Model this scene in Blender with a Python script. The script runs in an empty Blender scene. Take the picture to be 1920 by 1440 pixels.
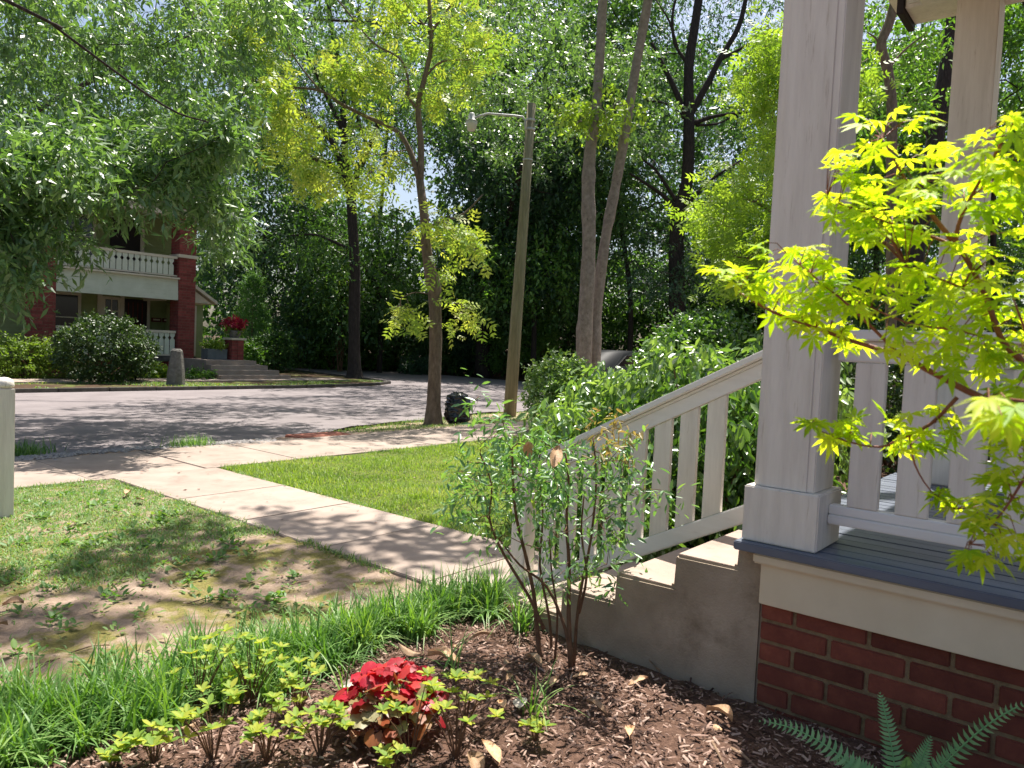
import bpy, bmesh, math, random
import numpy as np
from math import radians, sin, cos, pi, atan2, sqrt
from mathutils import Vector, Matrix
random.seed(7); RS = np.random.default_rng(7)
sc = bpy.context.scene; COL = sc.collection
# ------------------------------------------------------------------ camera, sky, sun, exposure
F = 1410.0; PSI = radians(50.8); PITCH = radians(-2.84); ROLL = radians(2.6)
CAM = np.array([0, 0, 1.5])
_h = np.array([sin(PSI), cos(PSI), 0]); _r0 = np.array([cos(PSI), -sin(PSI), 0]); _Z = np.array([0, 0, 1.0])
FW = cos(PITCH)*_h + sin(PITCH)*_Z; _u0 = -sin(PITCH)*_h + cos(PITCH)*_Z
RT = cos(ROLL)*_r0 + sin(ROLL)*_u0; UP = -sin(ROLL)*_r0 + cos(ROLL)*_u0
cd = bpy.data.cameras.new('camera'); cam = bpy.data.objects.new('camera', cd); COL.objects.link(cam)
cam.matrix_world = Matrix(((RT[0], UP[0], -FW[0], CAM[0]), (RT[1], UP[1], -FW[1], CAM[1]), (RT[2], UP[2], -FW[2], CAM[2]), (0, 0, 0, 1)))
cd.sensor_width = 36; cd.lens = 36*F/1920; cd.clip_start = .05; cd.clip_end = 1500
cd.dof.use_dof = True; cd.dof.focus_distance = 6.0; cd.dof.aperture_fstop = 9.0
sc.camera = cam
SUN = Vector((.42, .17, 1)).normalized()
w = bpy.data.worlds.new('World'); sc.world = w; w.use_nodes = True
nt = w.node_tree; bg = nt.nodes['Background']; sky = nt.nodes.new('ShaderNodeTexSky')
sky.sky_type = 'NISHITA'; sky.sun_disc = False; sky.sun_elevation = math.asin(SUN.z); sky.sun_rotation = atan2(SUN.x, SUN.y)
sky.air_density = 1.0; sky.dust_density = 3.0
nt.links.new(sky.outputs[0], bg.inputs[0]); bg.inputs[1].default_value = .085
sd = bpy.data.lights.new('sun', 'SUN'); sd.energy = 5.0; sd.angle = radians(.5); sd.color = (1, .94, .86)
so = bpy.data.objects.new('sun', sd); COL.objects.link(so); so.rotation_euler = SUN.to_track_quat('Z', 'Y').to_euler(); so.location = (5, 5, 40)
sc.view_settings.view_transform = 'Standard'; sc.view_settings.look = 'None'; sc.view_settings.gamma = 1
sc.view_settings.exposure = 1.0; sc.view_settings.use_curve_mapping = False
try:
    sc.cycles.max_bounces = 7; sc.cycles.diffuse_bounces = 4; sc.cycles.glossy_bounces = 2; sc.cycles.transmission_bounces = 4
    sc.cycles.sample_clamp_indirect = 6
except Exception: pass

# ------------------------------------------------------------------ view geometry helpers
def ray(x, y): return FW + RT*(x-960)/F - UP*(y-720)/F
def at(x, y, d): return CAM + ray(x, y)*d
def onz(x, y, z): d = ray(x, y); return CAM + d*(z-CAM[2])/d[2]
def onX(x, y, X): d = ray(x, y); return CAM + d*X/d[0]
def onY(x, y, Y): d = ray(x, y); return CAM + d*Y/d[1]
def smooth(a, b, x):
    t = np.clip((x-a)/(b-a), 0, 1); return t*t*(3-2*t)
def gz(X, Y):
    X = np.asarray(X, float); Y = np.asarray(Y, float)
    z = .15 + .08*(1-smooth(1.9, 2.75, Y))
    z = z - .10*smooth(8.4, 9.6, Y) - .15*smooth(9.6, 19, Y) + .0*X
    z = np.where(Y > 20, -.08, z)
    return z + .012*np.sin(X*3.1+1.3*Y)*np.cos(Y*2.3-X)*(Y < 6.8)
def G(x, y):            # ground point seen at a pixel
    z = .15
    for _ in range(6):
        p = onz(x, y, z); z = float(gz(p[0], p[1]))
    return p

# ------------------------------------------------------------------ materials
def mat(name): m = bpy.data.materials.new(name); m.use_nodes = True; return m, m.node_tree.nodes, m.node_tree.links
def ramp(n, stops):
    r = n.new('ShaderNodeValToRGB'); e = r.color_ramp.elements
    while len(e) < len(stops): e.new(.5)
    for k, (p, c) in enumerate(stops): e[k].position = p; e[k].color = (*c, 1)
    return r
def surf(name, stops, scale=8, rough=.8, bump=.2, bscale=60, stretch=(1, 1, 1), detail=6, dirt=None, spec=.3, rnd=0, bdist=.01, coord='Object'):
    m, n, l = mat(name); b = n['Principled BSDF']; b.inputs['Roughness'].default_value = rough
    b.inputs['Specular IOR Level'].default_value = spec
    tc = n.new('ShaderNodeTexCoord'); mp = n.new('ShaderNodeMapping'); mp.inputs['Scale'].default_value = stretch
    l.new(tc.outputs[coord], mp.inputs[0])
    src = mp.outputs[0]
    if rnd:
        oi = n.new('ShaderNodeObjectInfo'); mu = n.new('ShaderNodeVectorMath'); mu.operation = 'ADD'
        sc_ = n.new('ShaderNodeMath'); sc_.operation = 'MULTIPLY'; sc_.inputs[1].default_value = 53
        l.new(oi.outputs['Random'], sc_.inputs[0]); l.new(src, mu.inputs[0]); l.new(sc_.outputs[0], mu.inputs[1]); src = mu.outputs[0]
    nz = n.new('ShaderNodeTexNoise'); nz.inputs['Scale'].default_value = scale; nz.inputs['Detail'].default_value = detail; nz.inputs['Roughness'].default_value = .65
    l.new(src, nz.inputs['Vector']); r = ramp(n, stops); l.new(nz.outputs['Fac'], r.inputs[0]); out = r.outputs[0]
    if dirt:
        dcol, dscale, lo, hi = dirt
        d = n.new('ShaderNodeTexNoise'); d.inputs['Scale'].default_value = dscale; d.inputs['Detail'].default_value = 8; d.inputs['Roughness'].default_value = .7
        l.new(src, d.inputs['Vector']); rr = ramp(n, [(lo, (0, 0, 0)), (hi, (1, 1, 1))]); l.new(d.outputs['Fac'], rr.inputs[0])
        mx = n.new('ShaderNodeMix'); mx.data_type = 'RGBA'; l.new(rr.outputs[0], mx.inputs[0]); l.new(out, mx.inputs[6]); mx.inputs[7].default_value = (*dcol, 1); out = mx.outputs[2]
    if rnd:
        hs = n.new('ShaderNodeHueSaturation'); mr = n.new('ShaderNodeMapRange'); mr.inputs[3].default_value = 1-rnd; mr.inputs[4].default_value = 1+rnd
        l.new(oi.outputs['Random'], mr.inputs[0]); l.new(mr.outputs[0], hs.inputs['Value']); l.new(out, hs.inputs['Color']); out = hs.outputs[0]
    l.new(out, b.inputs['Base Color'])
    if bump:
        bn = n.new('ShaderNodeTexNoise'); bn.inputs['Scale'].default_value = bscale; bn.inputs['Detail'].default_value = 5; l.new(src, bn.inputs['Vector'])
        bp = n.new('ShaderNodeBump'); bp.inputs['Strength'].default_value = bump; bp.inputs['Distance'].default_value = bdist; l.new(bn.outputs['Fac'], bp.inputs['Height']); l.new(bp.outputs[0], b.inputs['Normal'])
    return m
def leafm(name, cols, trans=.35, rough=.45, spec=.5, tcol=None, clump=.6):
    m, n, l = mat(name); b = n['Principled BSDF']; b.inputs['Roughness'].default_value = rough; b.inputs['Specular IOR Level'].default_value = spec
    a = n.new('ShaderNodeAttribute'); a.attribute_name = 'rnd'
    k = len(cols); r = ramp(n, [(i/(k-1) if k > 1 else 0, c) for i, c in enumerate(cols)]); l.new(a.outputs['Fac'], r.inputs[0])
    l.new(r.outputs[0], b.inputs['Base Color'])
    t = n.new('ShaderNodeBsdfTranslucent')
    hs = n.new('ShaderNodeMix'); hs.data_type = 'RGBA'; hs.blend_type = 'MULTIPLY'; hs.inputs[0].default_value = 1; l.new(r.outputs[0], hs.inputs[6]); hs.inputs[7].default_value = (*(tcol or (1.6, 1.7, .5)), 1)
    l.new(hs.outputs[2], t.inputs[0])
    mx = n.new('ShaderNodeMixShader'); mx.inputs[0].default_value = trans
    l.new(b.outputs[0], mx.inputs[1]); l.new(t.outputs[0], mx.inputs[2]); l.new(mx.outputs[0], n['Material Output'].inputs[0])
    return m
M = {}
M['paint'] = surf('white_paint', [(.3, (.62, .57, .50)), (.6, (.76, .71, .635)), (.8, (.80, .75, .69))], 3, .55, .5, 26, (6, 6, .6), dirt=((.36, .29, .21), 7, .60, .80), bdist=.004)
M['paint_h'] = surf('white_paint_rail', [(.3, (.70, .67, .63)), (.7, (.79, .77, .74))], 4, .5, .2, 60, (5, .5, 5), dirt=((.38, .31, .25), 14, .66, .85), bdist=.002)
M['cream'] = surf('cream_paint', [(.3, (.64, .53, .37)), (.7, (.72, .61, .44))], 4, .6, .12, 90, dirt=((.30, .24, .17), 60, .70, .78), bdist=.002)
M['deck'] = surf('grey_deck_paint', [(.3, (.10, .115, .15)), (.7, (.15, .17, .215))], 6, .42, .3, 50, (6, .5, 1), dirt=((.07, .06, .06), 5, .6, .8), bdist=.002, rnd=.1)
M['brick'] = surf('red_brick', [(.25, (.12, .032, .022)), (.55, (.175, .048, .030)), (.85, (.24, .075, .045))], 14, .85, .5, 90, rnd=.28, dirt=((.40, .27, .19), 22, .70, .85), bdist=.003)
M['mortar'] = surf('tan_mortar', [(.3, (.15, .095, .05)), (.7, (.27, .19, .105))], 30, .95, .6, 160, dirt=((.05, .04, .03), 6, .6, .8), bdist=.004)
M['conc'] = surf('concrete_paving', [(.25, (.26, .205, .17)), (.5, (.335, .27, .225)), (.8, (.41, .34, .29))], 2.2, .9, .35, 180, dirt=((.17, .13, .10), 3.5, .54, .82), rnd=.06, bdist=.003)
M['stuc'] = surf('steps_concrete', [(.25, (.23, .18, .13)), (.5, (.34, .27, .20)), (.8, (.47, .38, .29))], 3.5, .9, .5, 120, dirt=((.13, .095, .06), 2.6, .52, .74), bdist=.006)
M['tread'] = surf('tread_concrete', [(.25, (.33, .25, .205)), (.8, (.47, .38, .32))], 3, .9, .4, 120, dirt=((.24, .16, .12), 4, .55, .8), bdist=.003)
M['asph'] = surf('asphalt', [(.25, (.165, .142, .143)), (.5, (.215, .188, .189)), (.8, (.27, .238, .238))], 1.1, .9, .8, 260, dirt=((.30, .27, .265), 120, .58, .72), bdist=.006)
M['kerb'] = surf('kerb_stone', [(.3, (.05, .045, .04)), (.7, (.12, .108, .095))], 5, .9, .4, 60)
M['gravel'] = surf('grey_gravel', [(.3, (.22, .20, .19)), (.7, (.52, .49, .47))], 30, .9, .3, 60, rnd=.3)
M['lid'] = surf('rusty_red_lid', [(.3, (.26, .085, .055)), (.7, (.42, .17, .12))], 12, .8, .4, 60)
M['bark_dk'] = surf('dark_bark', [(.3, (.018, .014, .012)), (.6, (.05, .04, .034)), (.85, (.12, .10, .085))], 6, .95, 1, 9, (4, 4, .8), bdist=.05)
M['bark_md'] = surf('grey_brown_bark', [(.3, (.10, .072, .052)), (.6, (.21, .155, .115)), (.85, (.32, .25, .20))], 6, .95, .9, 14, (3, 3, 1.2), bdist=.02, dirt=((.04, .03, .02), 9, .62, .72))
M['bark_lt'] = surf('pale_grey_bark', [(.3, (.17, .135, .11)), (.6, (.29, .24, .21)), (.85, (.42, .37, .34))], 4, .95, .9, 12, (2.5, 2.5, 2), bdist=.02, dirt=((.05, .035, .03), 5, .62, .70))
M['pole'] = surf('weathered_pole_wood', [(.3, (.15, .135, .075)), (.7, (.30, .27, .17))], 3, .9, .7, 20, (9, 9, .5), bdist=.01)
M['metal'] = surf('galvanised_metal', [(.3, (.32, .33, .33)), (.7, (.5, .5, .5))], 8, .5, 0, spec=.6)
M['lampglass'] = surf('frosted_lamp_refractor', [(.3, (.5, .47, .42)), (.7, (.62, .58, .52))], 8, .3, .2, 60, (1, 1, .1))
M['stem_red'] = surf('red_brown_twig', [(.3, (.17, .05, .035)), (.7, (.33, .12, .07))], 30, .5, .3, 60)
M['stem_br'] = surf('brown_stem', [(.3, (.09, .045, .025)), (.7, (.2, .11, .06))], 20, .8, .5, 60)
M['green_wall'] = surf('sage_green_siding', [(.3, (.22, .26, .10)), (.7, (.29, .33, .15))], 3, .75, .1, 30)
M['pale_band'] = surf('pale_green_boards', [(.3, (.50, .53, .42)), (.7, (.60, .63, .52))], 3, .7, .1, 30)
M['trim'] = surf('cream_trim', [(.3, (.52, .46, .35)), (.7, (.63, .57, .45))], 3, .65, .1, 30)
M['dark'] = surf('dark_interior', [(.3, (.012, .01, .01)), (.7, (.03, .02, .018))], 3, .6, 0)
M['reddark'] = surf('dark_red_shingle', [(.3, (.08, .015, .012)), (.7, (.17, .035, .025))], 8, .8, .3, 20)
M['roof'] = surf('grey_roof_shingles', [(.3, (.10, .09, .085)), (.7, (.2, .18, .165))], 8, .9, .4, 30)
M['brick_far'] = surf('weathered_red_brick', [(.3, (.17, .038, .032)), (.7, (.27, .07, .06))], 9, .9, .3, 50, rnd=.22)
M['mortar_far'] = surf('dark_mortar', [(.3, (.15, .07, .05)), (.7, (.24, .12, .09))], 20, .95, .2, 60)
m_, n_, l_ = mat('window_glass'); b_ = n_['Principled BSDF']; b_.inputs['Base Color'].default_value = (.015, .014, .016, 1); b_.inputs['Roughness'].default_value = .08; b_.inputs['Specular IOR Level'].default_value = .6; M['glass'] = m_
M['planter'] = surf('grey_planter', [(.3, (.09, .105, .11)), (.7, (.14, .16, .165))], 4, .6, .1, 40)
M['stone'] = surf('lichened_stone', [(.3, (.10, .095, .085)), (.6, (.2, .19, .17)), (.85, (.36, .35, .32))], 9, .95, .9, 30, bdist=.03)
m_, n_, l_ = mat('black_plastic_film'); b_ = n_['Principled BSDF']; b_.inputs['Base Color'].default_value = (.008, .009, .014, 1); b_.inputs['Roughness'].default_value = .22; b_.inputs['Specular IOR Level'].default_value = .7; M['bag'] = m_
m_, n_, l_ = mat('car_paint'); b_ = n_['Principled BSDF']; b_.inputs['Base Color'].default_value = (.010, .012, .014, 1); b_.inputs['Roughness'].default_value = .5; b_.inputs['Specular IOR Level'].default_value = .08; M['car'] = m_
M['rubber'] = surf('tyre_rubber', [(.3, (.015, .015, .015)), (.7, (.03, .03, .03))], 20, .9, .2)
# foliage
M['oakleaf'] = leafm('willow_oak_leaves', [(.06, .125, .055), (.10, .19, .075), (.15, .26, .105), (.25, .37, .18)], .34, .42, 1.0)
M['dkleaf'] = leafm('dark_wood_leaves', [(.028, .072, .028), (.055, .125, .042), (.09, .18, .058), (.15, .25, .075)], .38, .42, .45)
M['blleaf'] = leafm('bluish_wood_leaves', [(.03, .07, .045), (.052, .115, .064), (.09, .17, .085)], .34, .42, .5)
M['mdleaf'] = leafm('fresh_wood_leaves', [(.045, .11, .025), (.08, .18, .035), (.135, .26, .055), (.20, .34, .07)], .42, .42, .6)
M['yeleaf'] = leafm('yellow_green_leaves', [(.13, .26, .05), (.24, .38, .07), (.40, .50, .10), (.56, .58, .16)], .5, .5, .4, (1.25, 1.2, .5))
M['lowleaf'] = leafm('light_green_leaves', [(.13, .22, .04), (.24, .35, .06), (.40, .50, .12)], .45, .5, .4)
M['shrub_gl'] = leafm('glossy_shrub_leaves', [(.035, .09, .022), (.065, .15, .035), (.125, .24, .05), (.20, .32, .10)], .28, .34, 1.0)
M['shrub_pl'] = leafm('drooping_shrub_leaves', [(.09, .18, .05), (.15, .26, .08), (.24, .35, .13), (.34, .45, .22)], .35, .36, 1.0)
M['bush_dk'] = leafm('clipped_bush_leaves', [(.02, .045, .015), (.045, .09, .026), (.11, .17, .045)], .22, .45, .5)
M['conif'] = leafm('feathery_conifer_sprays', [(.08, .19, .06), (.14, .28, .09), (.22, .38, .14)], .3, .55, .3)
M['yshrub'] = leafm('yellowish_shrub_leaves', [(.09, .16, .03), (.18, .27, .05), (.28, .37, .09)], .4, .5, .4)
M['nand'] = leafm('blue_green_narrow_leaves', [(.06, .15, .06), (.10, .22, .095), (.16, .30, .13), (.22, .38, .13), (.42, .45, .07)], .35, .35, .7)
M['nandred'] = leafm('orange_new_leaves', [(.26, .28, .08), (.36, .28, .10), (.42, .30, .14)], .4, .45, .5, (1.2, 1.1, .6))
M['maple'] = leafm('maple_leaves', [(.28, .48, .02), (.43, .62, .03), (.56, .72, .045), (.66, .78, .08)], .62, .5, .3, (1.4, 1.3, .4))
M['lir'] = leafm('strap_grass_blades', [(.055, .14, .025), (.10, .22, .045), (.17, .31, .07), (.30, .42, .14)], .3, .5, .45)
M['grass'] = leafm('lawn_blades', [(.11, .19, .035), (.18, .28, .05), (.27, .36, .09), (.42, .42, .20)], .4, .5, .4)
M['grass2'] = leafm('yard_weeds', [(.07, .16, .045), (.12, .24, .06), (.20, .31, .10), (.36, .36, .16)], .35, .5, .4)
M['azal'] = leafm('azalea_leaves', [(.14, .27, .045), (.24, .38, .055), (.38, .47, .065), (.50, .52, .075)], .45, .55, .2, (1.3, 1.2, .5))
M['red'] = leafm('crimson_leaves', [(.22, .008, .014), (.42, .012, .028), (.60, .03, .07), (.50, .06, .04)], .4, .4, .5, (1.4, .6, .6))
M['redtan'] = leafm('faded_leaves', [(.28, .05, .015), (.30, .12, .04), (.27, .24, .10), (.33, .30, .13)], .3, .45, .5, (1.3, .9, .6))
M['potred'] = leafm('pink_red_flowers', [(.25, .01, .03), (.42, .03, .07), (.5, .1, .12)], .3, .5, .4, (1.4, .6, .7))
M['fern'] = leafm('fern_pinnae', [(.17, .36, .15), (.23, .44, .19), (.30, .52, .23)], .35, .45, .5)
M['dead'] = surf('dry_leaf', [(.3, (.42, .24, .12)), (.55, (.56, .37, .22)), (.8, (.68, .52, .36))], 18, .6, .3, 60, rnd=.35, bdist=.004)
M['deadw'] = surf('bleached_leaf', [(.3, (.42, .37, .30)), (.7, (.62, .56, .48))], 18, .6, .3, 60, bdist=.004)
M['chip'] = leafm('mulch_chips', [(.04, .022, .016), (.13, .075, .055), (.28, .18, .14), (.46, .34, .27)], 0, .8, .2)
M['twig'] = surf('dry_twig', [(.3, (.16, .10, .06)), (.7, (.34, .24, .16))], 20, .9, .4, 60)

# ground: zones follow where things stand
def ground_material():
    m, n, l = mat('soil_and_litter'); b = n['Principled BSDF']; b.inputs['Roughness'].default_value = .95; b.inputs['Specular IOR Level'].default_value = .15
    g = n.new('ShaderNodeNewGeometry'); sp = n.new('ShaderNodeSeparateXYZ'); l.new(g.outputs['Position'], sp.inputs[0])
    def noise(s, d=6, ro=.6):
        x = n.new('ShaderNodeTexNoise'); x.inputs['Scale'].default_value = s; x.inputs['Detail'].default_value = d; x.inputs['Roughness'].default_value = ro; l.new(g.outputs['Position'], x.inputs['Vector']); return x.outputs['Fac']
    def mp(src, a, c):
        r = n.new('ShaderNodeMapRange'); r.interpolation_type = 'SMOOTHSTEP'; r.inputs[1].default_value = a; r.inputs[2].default_value = c; l.new(src, r.inputs[0]); return r.outputs[0]
    def mix(f, a, c):
        x = n.new('ShaderNodeMix'); x.data_type = 'RGBA'
        l.new(f, x.inputs[0])
        for i, v in ((6, a), (7, c)):
            if isinstance(v, tuple): x.inputs[i].default_value = (*v, 1)
            else: l.new(v, x.inputs[i])
        return x.outputs[2]
    def addn(a, f, k):
        x = n.new('ShaderNodeMath'); x.operation = 'MULTIPLY_ADD'; l.new(f, x.inputs[0]); x.inputs[1].default_value = k; l.new(a, x.inputs[2]); return x.outputs[0]
    soil = ramp(n, [(.25, (.17, .12, .085)), (.5, (.33, .245, .18)), (.75, (.47, .36, .28))]); l.new(noise(11, 9, .75), soil.inputs[0])
    moss = ramp(n, [(.3, (.14, .125, .04)), (.7, (.25, .22, .07))]); l.new(noise(60), moss.inputs[0])
    mulch = ramp(n, [(.3, (.05, .028, .02)), (.55, (.15, .088, .062)), (.8, (.30, .19, .14))]); l.new(noise(70, 8, .8), mulch.inputs[0])
    lit = ramp(n, [(.3, (.035, .022, .014)), (.6, (.09, .058, .035)), (.8, (.17, .115, .07))]); l.new(noise(6, 9, .8), lit.inputs[0])
    dirt = ramp(n, [(.3, (.30, .21, .15)), (.7, (.48, .36, .28))]); l.new(noise(40, 8, .8), dirt.inputs[0])
    grn = ramp(n, [(.3, (.07, .10, .02)), (.7, (.16, .18, .05))]); l.new(noise(25), grn.inputs[0])
    c = mix(mp(noise(3.1, 7, .7), .46, .60), soil.outputs[0], moss.outputs[0])          # yard
    yx = addn(sp.outputs[0], noise(3), .4)
    c = mix(mp(yx, 3.9, 4.1), c, grn.outputs[0])                                    # lawn beyond the walk
    ym = addn(sp.outputs[1], noise(7), .35)
    c = mix(mp(ym, 2.85, 2.70), c, mulch.outputs[0])                                # bed
    yv = sp.outputs[1]
    c = mix(mp(yv, 8.2, 8.4), c, dirt.outputs[0])                                   # gravelly verge
    c = mix(mp(yv, 19.5, 20), c, mix(mp(noise(.9, 5), .48, .62), lit.outputs[0], grn.outputs[0]))
    c = mix(mp(sp.outputs[0], 27, 29), c, lit.outputs[0])
    l.new(c, b.inputs['Base Color'])
    bp = n.new('ShaderNodeBump'); bp.inputs['Strength'].default_value = .8; bp.inputs['Distance'].default_value = .02; l.new(noise(45, 8, .7), bp.inputs['Height']); l.new(bp.outputs[0], b.inputs['Normal'])
    return m
M['ground'] = ground_material()

# ------------------------------------------------------------------ mesh helpers
def tag(o, label=None, cat=None, group=None, kind=None):
    if label: o['label'] = label
    if cat: o['category'] = cat
    if group: o['group'] = group
    if kind: o['kind'] = kind
    return o
def link(o, parent=None):
    COL.objects.link(o)
    if parent is not None: o.parent = parent
    return o
def thing(name, loc, label, cat, group=None):
    o = bpy.data.objects.new(name, None); o.location = [float(v) for v in loc]; o.empty_display_size = .2; link(o); return tag(o, label, cat, group)
class MB:
    def __init__(s): s.v = []; s.f = []; s.r = []
    def add(s, vs, fs, r=.5):
        k = len(s.v); s.v += [tuple(map(float, v)) for v in vs]; s.f += [tuple(i+k for i in f) for f in fs]; s.r += [r]*len(fs); return s
    def box(s, a, b):
        (x0, y0, z0), (x1, y1, z1) = a, b
        return s.add([(x0, y0, z0), (x1, y0, z0), (x1, y1, z0), (x0, y1, z0), (x0, y0, z1), (x1, y0, z1), (x1, y1, z1), (x0, y1, z1)],
                     [(0, 3, 2, 1), (4, 5, 6, 7), (0, 1, 5, 4), (1, 2, 6, 5), (2, 3, 7, 6), (3, 0, 4, 7)])
    def prism(s, poly, axis, lo, hi):       # poly: 2-D points, extruded along axis
        n = len(poly); vs = []
        for t in (lo, hi):
            for p in poly:
                q = list(p); q.insert(axis, t); vs.append(q)
        fs = [tuple(range(n)), tuple(range(2*n-1, n-1, -1))] + [(i, i+n, (i+1) % n+n, (i+1) % n) for i in range(n)]
        return s.add(vs, fs)
    def tube(s, pts, rad, n=8, cap=True, jit=0):
        pts = [Vector([float(c) for c in p]) for p in pts]
        if not hasattr(rad, '__len__'): rad = [rad]*len(pts)
        k0 = len(s.v); ref = None
        for i, p in enumerate(pts):
            d = (pts[min(i+1, len(pts)-1)] - pts[max(i-1, 0)]); d = d.normalized() if d.length > 1e-9 else Vector((0, 0, 1))
            if ref is None: ref = Vector((1, 0, 0)) if abs(d.x) < .8 else Vector((0, 1, 0))
            a = (ref - d*ref.dot(d)).normalized(); b = d.cross(a); ref = a
            for j in range(n):
                t = 2*pi*j/n; rr = rad[i]*(1+(random.uniform(-jit, jit) if jit else 0))
                s.v.append(tuple(p + (a*cos(t)+b*sin(t))*rr))
        fs = []
        for i in range(len(pts)-1):
            for j in range(n):
                fs.append((k0+i*n+j, k0+i*n+(j+1) % n, k0+(i+1)*n+(j+1) % n, k0+(i+1)*n+j))
        if cap: fs += [tuple(k0+j for j in range(n))[::-1], tuple(k0+(len(pts)-1)*n+j for j in range(n))]
        s.f += fs; s.r += [.5]*len(fs); return s
    def mesh(s, name, m, bevel=0, smoothf=False, org=(0, 0, 0), rnd=False):
        me = bpy.data.meshes.new(name)
        o = org; me.from_pydata([(v[0]-o[0], v[1]-o[1], v[2]-o[2]) for v in s.v], [], s.f)
        if rnd:
            a = me.attributes.new('rnd', 'FLOAT', 'FACE'); a.data.foreach_set('value', np.array(s.r, dtype=np.float32))
        bm = bmesh.new(); bm.from_mesh(me)
        if not rnd: bmesh.ops.recalc_face_normals(bm, faces=bm.faces)
        if bevel: bmesh.ops.bevel(bm, geom=[e for e in bm.edges if e.calc_face_angle(0) > .6], offset=bevel, segments=2, affect='EDGES', clamp_overlap=True)
        bm.to_mesh(me); bm.free()
        if smoothf: me.polygons.foreach_set('use_smooth', [True]*len(me.polygons))
        me.materials.append(M[m] if isinstance(m, str) else m); return me
    def build(s, name, m, parent=None, bevel=0, smoothf=False, rnd=False):
        org = tuple(parent.matrix_basis.translation) if parent is not None and parent.parent is None else ((0, 0, 0) if parent is None else tuple(parent.parent.matrix_basis.translation if parent.parent.parent is None else (0, 0, 0)))
        o = bpy.data.objects.new(name, s.mesh(name, m, bevel, smoothf, org, rnd)); return link(o, parent)
def box_obj(name, a, b, m, parent=None, bevel=.004): return MB().box(a, b).build(name, m, parent, bevel)
# a part's own mesh sits at its thing's origin; sub-parts inherit it (parts have zero offset)

# ------------------------------------------------------------------ leaves (numpy)
T_LANCE = (np.array([(0, 0, 0), (.13, .45, .02), (0, 1, -.03), (-.13, .45, .02)]), [(0, 1, 2, 3)])
T_OVAL = (np.array([(0, 0, 0), (.24, .35, .06), (.2, .72, .05), (0, 1, -.05), (-.2, .72, .05), (-.24, .35, .06)]), [(0, 1, 2, 3), (0, 3, 4, 5)])
T_QUAD = (np.array([(0, 0, 0), (.32, .4, .05), (0, 1, -.05), (-.32, .45, .05)]), [(0, 1, 2, 3)])
def tmpl_compound(k=7):
    vs = []; fs = []
    for i in range(k):
        if i == k-1: b = np.array((0, .72, 0)); a = 0; L = .34
        else:
            sgn = 1 if i % 2 else -1; b = np.array((0, .22+.25*(i//2), 0)); a = sgn*1.0; L = .36
        d = np.array((sin(a), cos(a), -.12)); p = np.array((cos(a), -sin(a), 0))
        q = len(vs); vs += [b, b+d*L*.45+p*L*.19, b+d*L, b+d*L*.45-p*L*.19]; fs.append((q, q+1, q+2, q+3))
    return np.array(vs), fs
T_COMP = tmpl_compound()
def tmpl_palm(lobes=7, fold=.12, droop=.12):
    # lobed leaf: each lobe a folded blade, joined at the centre
    vs = [(0, 0, 0)]; fs = []
    angs = [radians(a) for a in (0, 40, -40, 80, -80, 118, -118)][:lobes]
    lens = [1, .92, .92, .72, .72, .42, .42]
    for a, L in zip(angs, lens):
        d = np.array((sin(a), cos(a), 0)); p = np.array((cos(a), -sin(a), 0)); k = len(vs)
        z = lambda t: -droop*t*t*L
        wd = .10*L+.024
        vs += [tuple(d*.30*L+p*wd*.75+(0, 0, z(.3)+fold*.3*wd*4)), tuple(d*.55*L+p*wd+(0, 0, z(.55)+fold*.3)), tuple(d*L+(0, 0, z(1))), tuple(d*.55*L-p*wd+(0, 0, z(.55)+fold*.3)), tuple(d*.30*L-p*wd*.75+(0, 0, z(.3)+fold*.3*wd*4)), tuple(d*.55*L+(0, 0, z(.55)))]
        fs += [(0, k, k+1, k+5), (k+5, k+1, k+2), (0, k+5, k+3, k+4), (k+5, k+2, k+3)]
    return np.array(vs), fs
T_PALM = tmpl_palm()
def unit(a): return a/np.maximum(np.linalg.norm(a, axis=-1, keepdims=True), 1e-9)
def leaves(name, P, D, N, S, rnd, tmpl, m, parent=None, kind=None, width=1.0):
    tv, tf = tmpl; n = len(P); k = len(tv)
    D = unit(D); X = unit(np.cross(D, N)); N = np.cross(X, D)
    S = np.broadcast_to(np.asarray(S, float), (n,))[:, None, None]
    V = P[:, None, :] + S*(X[:, None, :]*tv[None, :, 0:1]*width + D[:, None, :]*tv[None, :, 1:2] + N[:, None, :]*tv[None, :, 2:3])
    if parent is not None: V = V - np.array(parent.location)[None, None, :]
    me = bpy.data.meshes.new(name); me.vertices.add(n*k); me.vertices.foreach_set('co', V.astype(np.float32).ravel())
    lens = np.array([len(f) for f in tf]); flat = np.concatenate([np.array(f) for f in tf]); nl = len(flat)
    li = (np.arange(n)[:, None]*k + flat[None, :]).ravel().astype(np.int32)
    me.loops.add(n*nl); me.loops.foreach_set('vertex_index', li)
    st = np.concatenate([[0], np.cumsum(lens)[:-1]]); me.polygons.add(n*len(tf))
    me.polygons.foreach_set('loop_start', (np.arange(n)[:, None]*nl+st[None, :]).ravel().astype(np.int32))
    me.update(calc_edges=True)
    a = me.attributes.new('rnd', 'FLOAT', 'FACE'); a.data.foreach_set('value', np.repeat(np.clip(rnd, 0, 1), len(tf)).astype(np.float32))
    me.materials.append(M[m]); o = bpy.data.objects.new(name, me); link(o, parent)
    if kind: o['kind'] = kind
    return o
def rdir(n): return unit(RS.normal(size=(n, 3)))
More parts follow.
